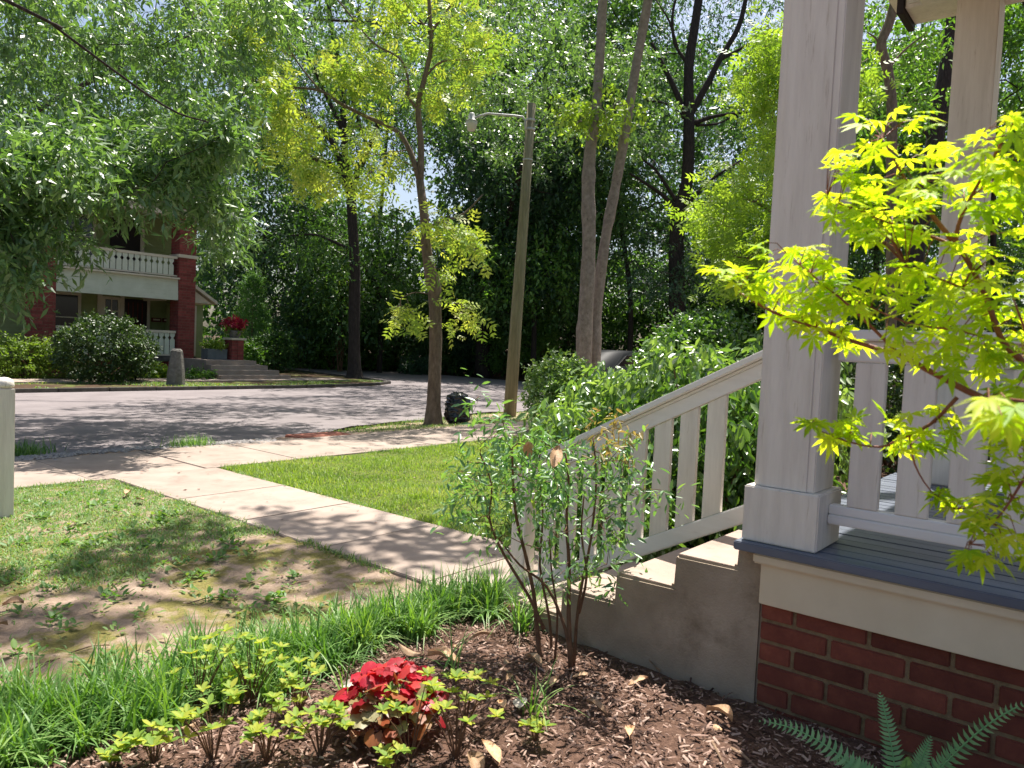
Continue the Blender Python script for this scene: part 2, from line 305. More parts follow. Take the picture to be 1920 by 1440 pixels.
def sprays(C, R, twigs, per, tl, leaf, droop=.3, out=.8, flat=.6, spread=.9):
    """leaf positions along short twigs that leave each clump centre"""
    C = np.asarray(C, float); n = len(C); R = np.broadcast_to(np.asarray(R, float), (n,))
    c = np.repeat(C, twigs, 0); r = np.repeat(R, twigs)[:, None]
    o = rdir(len(c))*RS.random((len(c), 1))**.5*r; o[:, 2] *= flat
    s = c+o*.75
    d = unit(rdir(len(c))*.7 + o/np.maximum(r, 1e-6)*out + np.array([0, 0, -droop]))
    L = tl*(.6+.8*RS.random((len(c), 1)))
    t = np.linspace(.1, 1, per)
    P = (s[:, None, :]+d[:, None, :]*L[:, None, :]*t[None, :, None]); P[:, :, 2] -= droop*.35*L*t[None, :]**2
    side = rdir(len(c)*per).reshape(len(c), per, 3)
    D = unit(d[:, None, :]*.6+side*spread+np.array([0, 0, -droop*.8]))
    P = P.reshape(-1, 3); D = D.reshape(-1, 3)
    N = unit(rdir(len(P))*.75+np.array([0, 0, 1.0]))
    S = leaf*(.65+.7*RS.random(len(P)))
    base = np.repeat(RS.random(n), twigs*per)
    rn = .45*base+.55*RS.random(len(P))
    return P, D, N, S, rn
def in_ell(n, c, r, shell=.45):
    d = rdir(n); q = (shell+(1-shell)*RS.random((n, 1))**.6); return np.array(c)+d*q*np.array(r)
def catmull(pts, n=4):
    P = [np.array(p, float) for p in pts]; P = [2*P[0]-P[1]]+P+[2*P[-1]-P[-2]]; out = []
    for i in range(1, len(P)-2):
        for k in range(n):
            t = k/n; a, b, c, d = P[i-1:i+3]
            out.append(.5*((2*b)+(-a+c)*t+(2*a-5*b+4*c-d)*t*t+(-a+3*b-3*c+d)*t**3))
    out.append(P[-2]); return out
def limb(mb, pts, r0, r1, n=8, sub=4, jit=.06):
    q = catmull(pts, sub) if len(pts) > 2 else [np.array(p, float) for p in pts]; k = len(q)
    mb.tube(q, [r0+(r1-r0)*(i/(k-1))**.8 for i in range(k)], n, True, jit); return q
def pix(lst, d):        # polyline given as (px, py[, depth])
    return [at(p[0], p[1], p[2] if len(p) > 2 else d) for p in lst]
def twigs_to(mb, limbs, C, frac=.5, r=.02, n=4):
    """branchlets: each clump hangs on the nearest limb point or clump already reached"""
    L = np.array([p for l in limbs for p in l]); K = len(L); nodes = np.vstack([L, np.zeros_like(C)]); cnt = K
    dist = np.array([np.min(np.linalg.norm(L-c, axis=1)) for c in C]); cap = max(.6, 90*r)
    for ci in np.argsort(dist):
        c = C[ci]; N_ = nodes[:cnt]; d = np.linalg.norm(N_-c, axis=1) + .5*np.maximum(0, N_[:, 2]-c[2]); k = int(np.argmin(d)); b = N_[k]
        nodes[cnt] = c; cnt += 1
        ln = np.linalg.norm(c-b)
        if ln > cap: continue
        r0 = r*(1.3 if k < K else .8); m1 = b+(c-b)*.35+RS.normal(size=3)*.07*ln+np.array([0, 0, .08*ln]); m2 = b+(c-b)*.7+RS.normal(size=3)*.06*ln+np.array([0, 0, .07*ln])
        mb.tube([b, m1, m2, c], [r0, r0*.8, r0*.6, r0*.4], n, False)
def polyin(n, poly, d0, d1):
    """points whose directions fall inside an outline, spread in depth"""
    xs = [p[0] for p in poly]; ys = [p[1] for p in poly]; out = []
    while len(out) < n:
        x = random.uniform(min(xs), max(xs)); y = random.uniform(min(ys), max(ys)); c = False; j = len(poly)-1
        for i in range(len(poly)):
            if (ys[i] > y) != (ys[j] > y) and x < (xs[j]-xs[i])*(y-ys[i])/(ys[j]-ys[i])+xs[i]: c = not c
            j = i
        if c: out.append(at(x, y, random.uniform(d0, d1)))
    return np.array(out)

# ------------------------------------------------------------------ SETTING: ground, road, paving
def sheet(name, xs, ys, zf, m, kind='structure', label=None, cat=None):
    X, Y = np.meshgrid(xs, ys); Z = zf(X, Y); nx, ny = len(xs), len(ys)
    V = np.stack([X, Y, Z], -1).reshape(-1, 3); i = np.arange((ny-1)*(nx-1)); a = (i//(nx-1))*nx+i % (nx-1)
    Fc = np.stack([a, a+1, a+nx+1, a+nx], -1)
    me = bpy.data.meshes.new(name); me.from_pydata(V.tolist(), [], Fc.tolist()); me.polygons.foreach_set('use_smooth', [True]*len(me.polygons))
    me.materials.append(M[m]); o = bpy.data.objects.new(name, me); link(o); return tag(o, label, cat, kind=kind)
def kerb_y(X):          # far edge of the street
    X = np.asarray(X, float)
    return 20.15+.55*smooth(14, 18, X)+.9*smooth(17.5, 19.3, X)+12.5*smooth(19.2, 21.8, X)
def near_y(X): return 9.05+1.45*smooth(4.5, 12, np.asarray(X, float))
def on_road(X, Y): return (Y > 9.0) & (Y < kerb_y(X)) & (X < 27.5+1.2*np.sin(Y*.3))
def ground_z(X, Y):
    z = gz(X, Y) - np.where((Y > near_y(X)-.05) & (Y < kerb_y(X)+.05) & (X < 29.5), .10, 0)
    walk = (X > 2.99) & (X < 3.90) & (Y > 2.0) & (Y < 6.95) | (Y > 7.02) & (Y < 8.36)
    z = z - np.where(walk, .05, 0)
    return np.where((X > 2.75) & (X < 5.1) & (Y < 1), z-.02, z)
xs = np.concatenate([[-400, -150, -60, -25, -12, -6, -3], np.arange(-1.5, 6.2, .07), np.arange(6.4, 32, .4), [34, 38, 45, 60, 90, 150, 400]])
ys = np.concatenate([[-400, -150, -60, -20, -8, -4, -2], np.arange(-1, 7.1, .07), np.arange(7.2, 10, .15), np.arange(10.4, 36, .4), [38, 44, 60, 90, 150, 400]])
def gfull(X, Y):
    Z = ground_z(X, Y); n = RS.normal(size=X.shape)*.006*(Y < 6.9)*(Y > -.5)*(X > -1)*(X < 6)
    bed = (Y < 2.6)*(Y > -.5)*(X < 2.7)*(X > -1)
    return Z+n+bed*RS.normal(size=X.shape)*.006
sheet('ground', xs, ys, gfull, 'ground')
def roadz(X, Y): return .055+.02*np.sin((Y-9)/11*pi)-.17*smooth(9, 20, Y)+.0*X
rx = np.arange(-60, 27.6, .5); nr = 34
V = []; Fc = []
for i, x in enumerate(rx):
    y0 = float(near_y(x))+.07+.14*sin(x*1.7)+.08*sin(x*4.1+1); y1 = float(kerb_y(x))
    for j in range(nr):
        y = y0+(y1-y0)*j/(nr-1); V.append((x, y, float(roadz(x, min(y, 20)))))
for i in range(len(rx)-1):
    for j in range(nr-1):
        a = i*nr+j; Fc.append((a, a+nr, a+nr+1, a+1))
rm = MB().add(V, Fc).build('road', 'asph', smoothf=True); tag(rm, kind='structure')
rs2 = MB(); V = []
for j in range(nr):
    y = 10.5+(33-10.5)*j/(nr-1); xe = 33 if y < 17 else 33-5.2*float(smooth(17, 22, y))
    for x in (27.4, 28.4, 29.8, xe): V.append((min(x, xe), y, float(roadz(0, min(y, 20)))-.004*(x > 27.45)))
# the street goes on to the right, cut by the leaf-littered bank
rs2.add(V, [(j*4+i, j*4+i+1, j*4+i+5, j*4+i+4) for j in range(nr-1) for i in range(3)]); r2 = rs2.build('road', 'asph', smoothf=True); tag(r2, kind='structure')
# far kerb in pieces
kb = thing('kerb', (0, 20.2, 0), None, None); del_ = kb.pop('label', None); kb['kind'] = 'structure'
kx = list(np.arange(-24, 19.3, 1.2))+[19.6, 19.95, 20.2, 20.5, 20.9, 21.4]
for i in range(len(kx)-1):
    a, b = kx[i]+.012, kx[i+1]-.012; ya, yb = float(kerb_y(a)), float(kerb_y(b)); m = MB()
    z0 = -.2; z1 = -.018+random.uniform(-.004, .004); dx, dy = b-a, yb-ya; L = sqrt(dx*dx+dy*dy); nx_, ny_ = -dy/L*.16, dx/L*.16
    q = [(a, ya+.004), (b, yb+.004), (b+nx_, yb+ny_), (a+nx_, ya+ny_)]
    m.prism([(p[0], p[1]) for p in q], 2, z0, z1); m.build('kerb_stone', 'kerb', kb, .012)
# front walk slabs and sidewalk slabs
wk = thing('front_walkway', (3.4, 4.5, .1), None, None); wk['kind'] = 'structure'
yw = [2.03, 2.95, 3.9, 4.85, 5.79, 6.965]
for i in range(len(yw)-1):
    dz = random.uniform(-.003, .003)
    box_obj('slab', (2.94, yw[i]+.003, .0), (3.93, yw[i+1]-.003, .165+dz), 'conc', wk, .005)
sw = thing('sidewalk', (4, 7.7, .1), None, None); sw['kind'] = 'structure'
x = 2.78-1.06*9
while x < 34:
    dz = random.uniform(-.006, .004); box_obj('slab', (x+.003, 6.98, -.02), (x+1.057, 8.40, .162+dz), 'conc', sw, .005); x += 1.06
# far sidewalk, house path and driveway
fs = thing('far_sidewalk', (8, 24, 0), None, None); fs['kind'] = 'structure'
x = -14
while x < 18.3: box_obj('slab', (x+.008, 23.0, -.15), (x+1.19, 24.35, -.045+random.uniform(-.004, .004)), 'conc', fs, .008); x += 1.2
box_obj('driveway', (14.6, 30.6, -.12), (20.9, 33.4, -.06), 'conc', None, .01)['kind'] = 'structure'

# loose stones by the road edge
def pebbles(name, n, x0, x1, yf, s0, s1, m='gravel'):
    V = []; fcs = []; ic = [(0, 0, 1), (.9, 0, .3), (.28, .85, .3), (-.72, .53, .3), (-.72, -.53, .3), (.28, -.85, .3), (0, 0, -.6)]
    fi = [(0, 1, 2), (0, 2, 3), (0, 3, 4), (0, 4, 5), (0, 5, 1), (6, 2, 1), (6, 3, 2), (6, 4, 3), (6, 5, 4), (6, 1, 5)]
    for _ in range(n):
        x = random.uniform(x0, x1); y = yf(x)+random.gauss(0, .13); s = random.uniform(s0, s1); z = max(float(gz(x, y)), float(roadz(x, y)) if y > 9 else -9)+s*.1
        k = len(V); a = random.uniform(0, 6.3); sx, sy, sz = s*random.uniform(.7, 1.3), s*random.uniform(.7, 1.3), s*random.uniform(.4, .8)
        for vx, vy, vz in ic:
            vx *= sx*random.uniform(.8, 1.15); vy *= sy; V.append((x+vx*cos(a)-vy*sin(a), y+vx*sin(a)+vy*cos(a), z+vz*sz))
        fcs += [tuple(i+k for i in f) for f in fi]
    o = MB().add(V, fcs).build(name, m); tag(o, 'loose grey gravel washed up along the near road edge', 'gravel', kind='stuff')
pebbles('gravel', 1500, 1.5, 5.6, lambda x: 8.62+.1*sin(x*2), .008, .04)

# ------------------------------------------------------------------ NEAR PORCH
XW = 2.68
pr = thing('front_porch', (3.8, -.5, .2), 'near white-trimmed brick porch with grey deck and square columns', 'porch')
PL = (3.8, -.5, .2)
# brick wall
box_obj('mortar_bed', (XW+.008, -2.6, .0), (XW+.12, .969, .625), 'mortar', pr, 0)
bmesh_cache = {}
def brick_obj(par, org, name, x0, y0, z0, L, H, D, m, side='x'):
    key = (round(L, 3), H, D, m, side)
    if key not in bmesh_cache:
        a = (0, 0, 0); b = (D, L, H) if side == 'x' else (L, D, H)
        bmesh_cache[key] = MB().box(a, b).mesh(name, m, min(.004, H*.1))
    o = bpy.data.objects.new(name, bmesh_cache[key]); link(o, par); o.location = (x0-org[0], y0-org[1], z0-org[2]); return o
row = 0; z = .559
while z > 0:
    H = .064; y = .97 if row % 2 else .97
    first = .112 if row % 2 == 0 else .232
    while y > -2.5:
        L = first if y == .97 else .232
        j = random.uniform(-.003, .004)
        brick_obj(pr, PL, 'brick', XW+j, y-L, z-.001, L, H, .09, 'brick'); y -= L+.013
    z -= .077; row += 1
row = 0; z = .559
while z > 0:            # front end of the wall, beyond the steps
    x = 3.5
    while x < 4.9:
        brick_obj(pr, PL, 'brick', x, .88+random.uniform(-.003, .003), z, .232, .064, .09, 'brick', 'y'); x += .245
    z -= .077
box_obj('mortar_bed', (XW+.125, .80, 0), (5.0, .955, .62), 'mortar', pr, 0)
box_obj('fascia_board', (2.66, -2.7, .615), (2.70, .975, .762), 'cream', pr, .003)
box_obj('trim_board', (2.642, -2.7, .762), (2.70, 1.0, .799), 'cream', pr, .006)
x = 2.628
while x < 5.05:
    wdt = .088; e = random.uniform(-.003, .003)
    box_obj('deck_board', (x, -2.7, .80), (x+wdt-.004, 1.07+e, .832+random.uniform(-.0012, .0012)), 'deck', pr, .004); x += wdt
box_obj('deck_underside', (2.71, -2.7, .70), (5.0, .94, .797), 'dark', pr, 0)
# columns
def column(x0, y0, wd, name='column', top=3.5):
    c = MB().box((x0, y0, 1.035), (x0+wd, y0+wd, top)).build(name, 'paint', pr, .004)
    e = .026
    MB().box((x0-e, y0-e, .834), (x0+wd+e, y0+wd+e, 1.035)).build('base_box', 'paint', c, .005)
    return c
column(2.692, .815, .215)
MB().box((3.30, 1.0, .834), (3.42, 1.12, 3.5)).build('half_post', 'paint', pr, .004)
column(4.80, .66, .205, top=3.528)
column(2.692, -2.3, .215)
MB().box((2.6875, .842, 1.037), (2.6915, 1.003, 3.495)).build('face_board', 'paint', pr, .001)
# railing between porch columns
rl = MB().box((2.765, -2.09, .925), (2.81, .788, .958)).box((2.775, -2.09, .958), (2.825, .789, .992)).build('bottom_rail', 'paint_h', pr, .004)
rt = MB().box((2.75, -2.09, 1.575), (2.86, .79, 1.612)).box((2.775, -2.09, 1.50), (2.83, .79, 1.574)).build('top_rail', 'paint_h', pr, .005)
y = .73
while y > -2.0:
    box_obj('baluster', (2.778, y-.10, .993), (2.803, y, 1.499), 'paint', pr, .003); y -= .153
# far side of the porch
yy = .3
box_obj('bottom_rail', (4.84, -2.3, .925), (4.885, .63, .99), 'paint_h', pr, .004)
box_obj('top_rail', (4.82, -2.3, 1.5), (4.905, .63, 1.60), 'paint_h', pr, .004)
y = .55
while y > -2.2: box_obj('baluster', (4.85, y-.10, .992), (4.875, y, 1.499), 'paint', pr, .003); y -= .153
# roof: beams and a low slab, carried by the columns
box_obj('beam', (2.67, -2.7, 3.5), (2.93, 1.05, 3.74), 'paint', pr, .005)
box_obj('beam', (4.77, -2.7, 3.53), (5.03, 1.12, 3.74), 'paint', pr, .005)
box_obj('beam', (2.935, .80, 3.52), (4.765, 1.03, 3.74), 'paint', pr, .005)
MB().box((4.76, -2.7, 3.55), (4.7695, 1.10, 3.565)).box((4.76, -2.7, 3.70), (4.7695, 1.10, 3.715)).box((4.76, .9, 3.566), (4.7695, .915, 3.699)).build('beam_moulding', 'paint', pr)
box_obj('beam_end_cap', (4.75, 1.123, 3.50), (5.05, 1.16, 3.745), M['bark_dk'].name and 'dark', pr, .004)
MB().box((2.56, -2.71, 3.75), (5.5, 1.30, 3.80)).build('ceiling_soffit', 'paint', pr)
MB().prism([(2.52, 3.805), (2.52, 3.87), (4.0, 4.5), (5.7, 3.90), (5.7, 3.805)], 1, -2.71, 1.32).build('roof', 'roof', pr)

box_obj('house_wall', (2.72, -7, 0), (12, -2.72, 6.5), 'pale_band', pr)
# steps
st = thing('front_steps', (3.0, 1.6, .2), 'weathered concrete front steps climbing to the grey porch deck', 'steps')
prof = [(.971, .0), (.971, .795), (1.075, .795), (1.078, .716), (1.325, .713), (1.33, .583), (1.59, .577), (1.595, .456), (1.86, .450), (1.865, .328), (2.12, .322), (2.125, 0)]
b = MB(); b.prism(prof, 0, 2.69, 3.30); b.build('stair_block', 'stuc', st, .010)
for (y0, y1, z) in ((1.084, 1.318, .7155), (1.336, 1.582, .5815), (1.602, 1.852, .4545), (1.872, 2.112, .3265)):
    box_obj('tread', (2.70, y0, z-.004), (3.29, y1, z+.002), 'tread', st, .002)
# stair railing
XR = 3.37
sr = thing('stair_railing', (XR, 1.9, .15), 'white sloping stair railing with flat balusters beside the concrete steps', 'railing')
S_ = (.97-1.52)/(2.38-1.30)          # slope of the handrail
def zt(y): return 1.52+S_*(y-1.30)
YE = 2.62
def slope_bar(mb, x0, x1, a0, a1, y0=1.05, y1=YE):
    mb.prism([(y0, zt(y0)+a0), (y1, zt(y1)+a0), (y1, zt(y1)+a1), (y0, zt(y0)+a1)], 0, x0, x1)
m = MB(); slope_bar(m, XR-.06, XR+.06, -.035, 0, 1.05, YE+.02); m.build('handrail', 'paint_h', sr, .005)
m = MB(); slope_bar(m, XR-.030, XR+.030, -.052, -.0365); slope_bar(m, XR-.022, XR+.022, -.125, -.0525); m.build('upper_rail', 'paint_h', sr, .003)
m = MB(); slope_bar(m, XR-.024, XR+.024, -.775, -.685, 1.05, YE-.06); m.build('bottom_rail', 'paint_h', sr, .006)
edges = [1.405, 1.535]
y = 1.44
for i in range(9):
    y0 = y+i*.137; y1 = y0+.092
    if y1 > 2.56: break
    m = MB(); m.prism([(y0, zt(y0)-.684), (y1, zt(y1)-.684), (y1, zt(y1)-.126), (y0, zt(y0)-.126)], 0, XR-.013, XR+.013); m.build('baluster', 'paint', sr, .002)
box_obj('newel_post', (XR-.05, 2.565, .06), (XR+.05, 2.665, .83), 'paint', sr, .004)

# post at the left
ps = thing('white_post', (1.80, 6.0, .13), 'white wooden post with a rounded ball cap at the left edge', 'post')
box_obj('post_shaft', (1.745, 5.945, .1), (1.855, 6.055, 1.055), 'paint', ps, .006)
ring = []; nr_ = 16
profb = [(0, .045), (.004, .050), (.010, .062), (.022, .064), (.045, .060), (.062, .048), (.072, .028), (.076, .004)]
m = MB(); V = [(1.80+r*cos(2*pi*j/nr_), 6.0+r*sin(2*pi*j/nr_), 1.055+h) for h, r in profb for j in range(nr_)]
m.add(V, [(i*nr_+j, i*nr_+(j+1) % nr_, (i+1)*nr_+(j+1) % nr_, (i+1)*nr_+j) for i in range(len(profb)-1) for j in range(nr_)]+[tuple(range((len(profb)-1)*nr_, len(profb)*nr_))]); m.build('ball_cap', 'paint', ps, 0, True)

# ------------------------------------------------------------------ STREET OBJECTS
# utility pole with lamp
pb = onz(955, 780, .06); pd = float((pb-CAM)@FW)
po = thing('utility_pole', pb, 'tall weathered wooden pole carrying a street lamp on a thin arm', 'pole')
top = at(997, 195, pd)
MB().tube([pb+np.array([0, 0, -.2]), pb+(top-pb)*.33, pb+(top-pb)*.66, top], [.135, .120, .104, .088], 14, True, .02).build('pole_shaft', 'pole', po, 0, True)
def pp_(x, y): return at(x, y, pd-.12)
MB().tube([pp_(985, 242), pp_(985, 226), pp_(980, 219), pp_(965, 217), pp_(915, 213), pp_(900, 217), pp_(889, 222)], .022, 8).build('lamp_arm', 'metal', po, 0, True)
lc = pp_(885, 214)
def lathe(name, m, par, c, prof, n=18, sm=True):
    V = [(c[0]+r*cos(2*pi*j/n), c[1]+r*sin(2*pi*j/n), c[2]+h) for h, r in prof for j in range(n)]
    return MB().add(V, [(i*n+j, i*n+(j+1) % n, (i+1)*n+(j+1) % n, (i+1)*n+j) for i in range(len(prof)-1) for j in range(n)]+[tuple(range(n)), tuple(range((len(prof)-1)*n, len(prof)*n))]).build(name, m, par, 0, sm)
lathe('lamp_housing', 'metal', po, lc, [(.02, .045), (.0, .06), (-.10, .065), (-.11, .085), (-.14, .125), (-.145, .125)])
lathe('lamp_refractor', 'lampglass', po, lc, [(-.146, .118), (-.22, .112), (-.30, .09), (-.335, .075)])
MB().tube([top+np.array([.02, 0, -.15]), top+np.array([.16, -.12, -.1]), top+np.array([.25, -.2, -.2]), top+np.array([.18, -.14, -.32])], .006, 5).build('loose_wire', 'metal', po)

for k_, (yy_, hh_) in enumerate(((226, .05), (243, .05), (300, .03))):
    q_ = pb+(top-pb)*((780-yy_)/(780-195)); lathe('pole_band', 'metal', po, (q_[0], q_[1], q_[2]), [(-hh_/2, .094), (-hh_/2, .104), (hh_/2, .104), (hh_/2, .094)], 14)
# trash bag
bb = onz(857, 797, .075)
tb = bpy.data.meshes.new('trash_bag'); bm = bmesh.new(); bmesh.ops.create_icosphere(bm, subdivisions=5, radius=1)
from mathutils import noise as mn
for v in bm.verts:
    c = v.co.copy(); t = c.z; rr = .205*(1-.08*t)*(max(0, 1-abs(t)**6))**.5+.01
    k = Vector((c.x, c.y, 0)); k = k.normalized() if k.length > 1e-6 else Vector((1, 0, 0))
    cr = mn.noise(Vector((c.x*2.2, c.y*2.2, c.z*7)))*.03+abs(mn.noise(Vector((c.x*5, c.y*5, c.z*16+3))))*.022
    zz = (.29+.28*t) if t > -.92 else .02
    if t > .9: zz += .03*mn.noise(c*9)
    v.co = Vector((k.x*(rr+cr), k.y*(rr+cr), zz+cr*.4))
bm.to_mesh(tb); bm.free(); tb.materials.append(M['bag']); tb.polygons.foreach_set('use_smooth', [True]*len(tb.polygons))
bo = thing('trash_bag', bb, 'full black plastic trash bag at the foot of the slim roadside tree', 'trash bag')
o = link(bpy.data.objects.new('bag_body', tb), bo)
m = MB()
for j in range(9):
    a = j*.7; m.tube([(bb[0]+.02*cos(a), bb[1]+.02*sin(a), bb[2]+.53), (bb[0]+.05*cos(a), bb[1]+.05*sin(a), bb[2]+.57), (bb[0]+.11*cos(a), bb[1]+.11*sin(a), bb[2]+.585+.02*sin(j*3))], [.02, .012, .004], 5)
m.build('tied_neck', 'bag', bo, 0, True)

# red utility lid
rd = thing('utility_cover', onz(597, 820, .15), 'flat rusty red utility cover set in the verge beside the sidewalk', 'utility cover')
MB().prism([(5.98, 8.46), (6.82, 8.44), (6.85, 8.84), (6.0, 8.87)], 2, .0, .158).build('cover_plate', 'lid', rd, .01)
MB().prism([(6.05, 8.53), (6.75, 8.51), (6.77, 8.77), (6.07, 8.80)], 2, .1585, .164).build('raised_panel', 'lid', rd, .003)

# stone marker across the road
sp_ = onz(330, 720, -.05)
stn = thing('stone_marker', sp_, 'short tapering grey stone post on the far verge before the right brick pillar', 'stone post')
MB().tube([sp_+np.array([0, 0, -.1]), sp_+np.array([0, 0, .3]), sp_+np.array([0, 0, .7]), sp_+np.array([0, 0, .98]), sp_+np.array([0, 0, 1.04])], [.27, .25, .20, .17, .12], 9, True, .05).build('marker_shaft', 'stone', stn, .015)

# parked car mostly behind shrubs
cp = np.array([19.0, 11.6, .03])
car = thing('parked_car', cp, 'dark car seen only by its roofline behind the drooping shrub', 'car')
side = [(-2.2, .35), (-2.2, .85), (-1.95, .98), (-1.5, 1.05), (-.95, 1.42), (-.4, 1.5), (.7, 1.48), (1.35, 1.1), (2.15, .92), (2.25, .6), (2.2, .35)]
m = MB(); m.prism([(cp[0]+a, cp[2]+b) for a, b in side], 1, cp[1]-.86, cp[1]+.86); m.build('body', 'car', car, .06, True)
for sy in (-.875, .868): MB().prism([(cp[0]-1.35, cp[2]+1.08), (cp[0]-.88, cp[2]+1.37), (cp[0]+.62, cp[2]+1.38), (cp[0]+1.1, cp[2]+1.08)], 1, cp[1]+sy, cp[1]+sy+.008).build('side_window', 'glass', car)
for sx in (-1.4, 1.4):
    for sy in (-.78, .78):
        wc = cp+np.array([sx, sy, .33]); wq = MB().tube([wc-np.array([0, .1, 0]), wc+np.array([0, .1, 0])], .33, 20).build('wheel', 'rubber', car); MB().tube([wc-np.array([0, .105, 0]), wc+np.array([0, .105, 0])], .2, 16).build('rim', 'metal', wq)

# ------------------------------------------------------------------ HOUSE ACROSS THE STREET
HX, HY = 11.3, 26.5
H = thing('brick_porch_house', (HX, 29, -.08), 'two-storey sage green house with red brick porch pillars across the street', 'house')
def hb(name, a, b, m, bevel=.0, par=None): return MB().box(a, b).build(name, m, par or H, bevel)
hb('wall', (4.0, 28.8, -.1), (14.6, 37, 6.0), 'green_wall')
# lap siding boards proud of the wall
for k in range(38):
    z0 = .15+k*.155
    if z0 < 6: MB().prism([(28.765, z0), (28.80, z0), (28.80, z0+.15), (28.79, z0+.15)], 0, 4.0, 14.6).build('siding_board', 'green_wall', H)
for k in range(38):
    z0 = .15+k*.155
    if z0 < 6: MB().prism([(14.60, z0), (14.635, z0), (14.61, z0+.15), (14.60, z0+.15)], 1, 28.8, 37).build('siding_board', 'green_wall', H)
def far_pillar(x0, x1, y0, y1, z0, z1, cz):
    p = hb('brick_pillar', (x0+.01, y0+.01, z0), (x1-.01, y1-.01, z1), 'mortar_far'); Z = z0; r = 0
    seen = {}
    while Z < z1-.05:
        # a course: one ring of bricks on the three seen sides
        L = .31
        for side in 'yx':
            if side == 'y':
                x = x0-(L/2 if r % 2 else 0)
                while x < x1:
                    a, b = max(x, x0), min(x+L, x1)
                    if b-a > .05: m_b = brick_obj(p, (HX, 29, -.08), 'brick', a, y0, Z, b-a-.02, .085, .05, 'brick_far', 'y')
                    x += L
            else:
                y = y0+.055-(0 if r % 2 else L/2)
                while y < y1:
                    a, b = max(y, y0+.055), min(y+L, y1)
                    if b-a > .05: brick_obj(p, (HX, 29, -.08), 'brick', x0, a, Z, b-a-.02, .085, .05, 'brick_far', 'x')
                    y += L
        Z += .103; r += 1
    hb('pillar_cap', (x0-.05, y0-.05, cz), (x1+.05, y1+.05, cz+.12), 'trim', .01)
bmesh_cache_far = {}
far_pillar(8.69, 9.37, 26.5, 27.15, -.1, 5.6, 4.15)
far_pillar(13.35, 13.99, 26.5, 27.15, -.1, 5.6, 4.15)
hb('porch_floor', (7.9, 26.55, .42), (14.1, 28.75, .6), 'kerb')
hb('porch_base', (8.0, 26.7, -.1), (13.9, 28.7, .415), 'brick_far')
hb('porch_ceiling', (8.7, 26.7, 2.70), (13.98, 28.75, 2.76), 'trim')
for k, (z0, z1) in enumerate(((2.62, 2.80), (2.802, 2.95), (2.952, 3.10), (3.102, 3.25), (3.252, 3.36))):
    hb('band_board', (9.372, 26.56-.008*(4-k), z0), (13.348, 26.75, z1), 'pale_band')
hb('band_cap', (9.372, 26.42, 3.362), (13.348, 26.8, 3.42), 'trim')
hb('balcony_floor', (8.7, 26.82, 3.30), (14.0, 28.75, 3.40), 'kerb')
def fancy_rail(x0, x1, y, z0, z1, par=H):
    hb('rail', (x0, y-.03, z1-.09), (x1, y+.05, z1), 'trim'); hb('rail', (x0, y-.02, z0), (x1, y+.04, z0+.05), 'trim')
    x = x0+.03; wd = .20
    while x+wd < x1:           # flat sawn boards with a diamond cut between neighbours
        zc = z1-.26; d = .075
        poly = [(x, z0+.055), (x+wd-.03, z0+.055), (x+wd-.03, zc-d), (x+wd-.03-.05, zc), (x+wd-.03, zc+d), (x+wd-.03, z1-.095), (x, z1-.095), (x, zc+d), (x+.05, zc), (x, zc-d)]
        MB().prism(poly, 1, y-.008, y+.02).build('baluster_board', 'pale_band', par); x += wd
fancy_rail(9.40, 13.33, 26.62, 3.46, 4.18)
fancy_rail(11.9, 13.33, 26.62, .62, 1.52)
fancy_rail(9.40, 11.9, 26.62, .62, 1.52)
def window(x0, x1, z0, z1, y=28.76, bars=(1, 1)):
    w_ = hb('window', (x0, y-.03, z0), (x1, y+.02, z1), 'glass'); t = .10
    hb('frame', (x0-t, y-.06, z1), (x1+t, y+.01, z1+t), 'trim', 0, w_); hb('frame', (x0-t, y-.06, z0-t), (x1+t, y+.01, z0), 'trim', 0, w_)
    hb('frame', (x0-t, y-.058, z0), (x0, y+.01, z1), 'trim', 0, w_); hb('frame', (x1, y-.058, z0), (x1+t, y+.01, z1), 'trim', 0, w_)
    for i in range(1, bars[0]+1):
        x = x0+(x1-x0)*i/(bars[0]+1); hb('muntin', (x-.015, y-.045, z0), (x+.015, y-.031, z1), 'trim', 0, w_)
    for i in range(1, bars[1]+1):
        z = z0+(z1-z0)*i/(bars[1]+1); hb('muntin', (x0, y-.048, z-.02), (x1, y-.032, z+.02), 'trim', 0, w_)
    return w_
window(9.95, 10.85, 1.05, 2.60, bars=(0, 1))
window(11.76, 12.2, 1.3, 2.55, bars=(1, 2))
d_ = hb('door', (12.42, 28.70, .62), (13.25, 28.76, 2.62), 'dark'); hb('frame', (12.28, 28.68, .62), (12.415, 28.755, 2.75), 'trim', 0, d_); hb('frame', (13.255, 28.68, .62), (13.36, 28.755, 2.75), 'trim', 0, d_)
for i in range(4): hb('muntin', (12.55+.17*i, 28.685, 1.0), (12.58+.17*i, 28.698, 2.5), 'reddark', 0, d_)
hb('handle', (13.12, 28.66, 1.5), (13.16, 28.699, 1.7), 'metal', 0, d_)
for x0 in (13.44, 13.87):
    q = hb('wall_plaque', (x0, 28.70, 1.83), (x0+.36, 28.76, 1.98), 'reddark'); hb('plaque_inlay', (x0+.05, 28.69, 1.88), (x0+.31, 28.699, 1.94), 'trim', 0, q)
hb('corner_board', (11.5, 28.70, .6), (11.66, 28.762, 2.72), 'trim')
hb('door', (11.9, 28.70, 3.42), (12.95, 28.76, 5.5), 'dark'); hb('corner_board', (12.96, 28.69, 3.42), (13.1, 28.762, 5.6), 'trim')
window(10.2, 11.3, 4.0, 5.4)
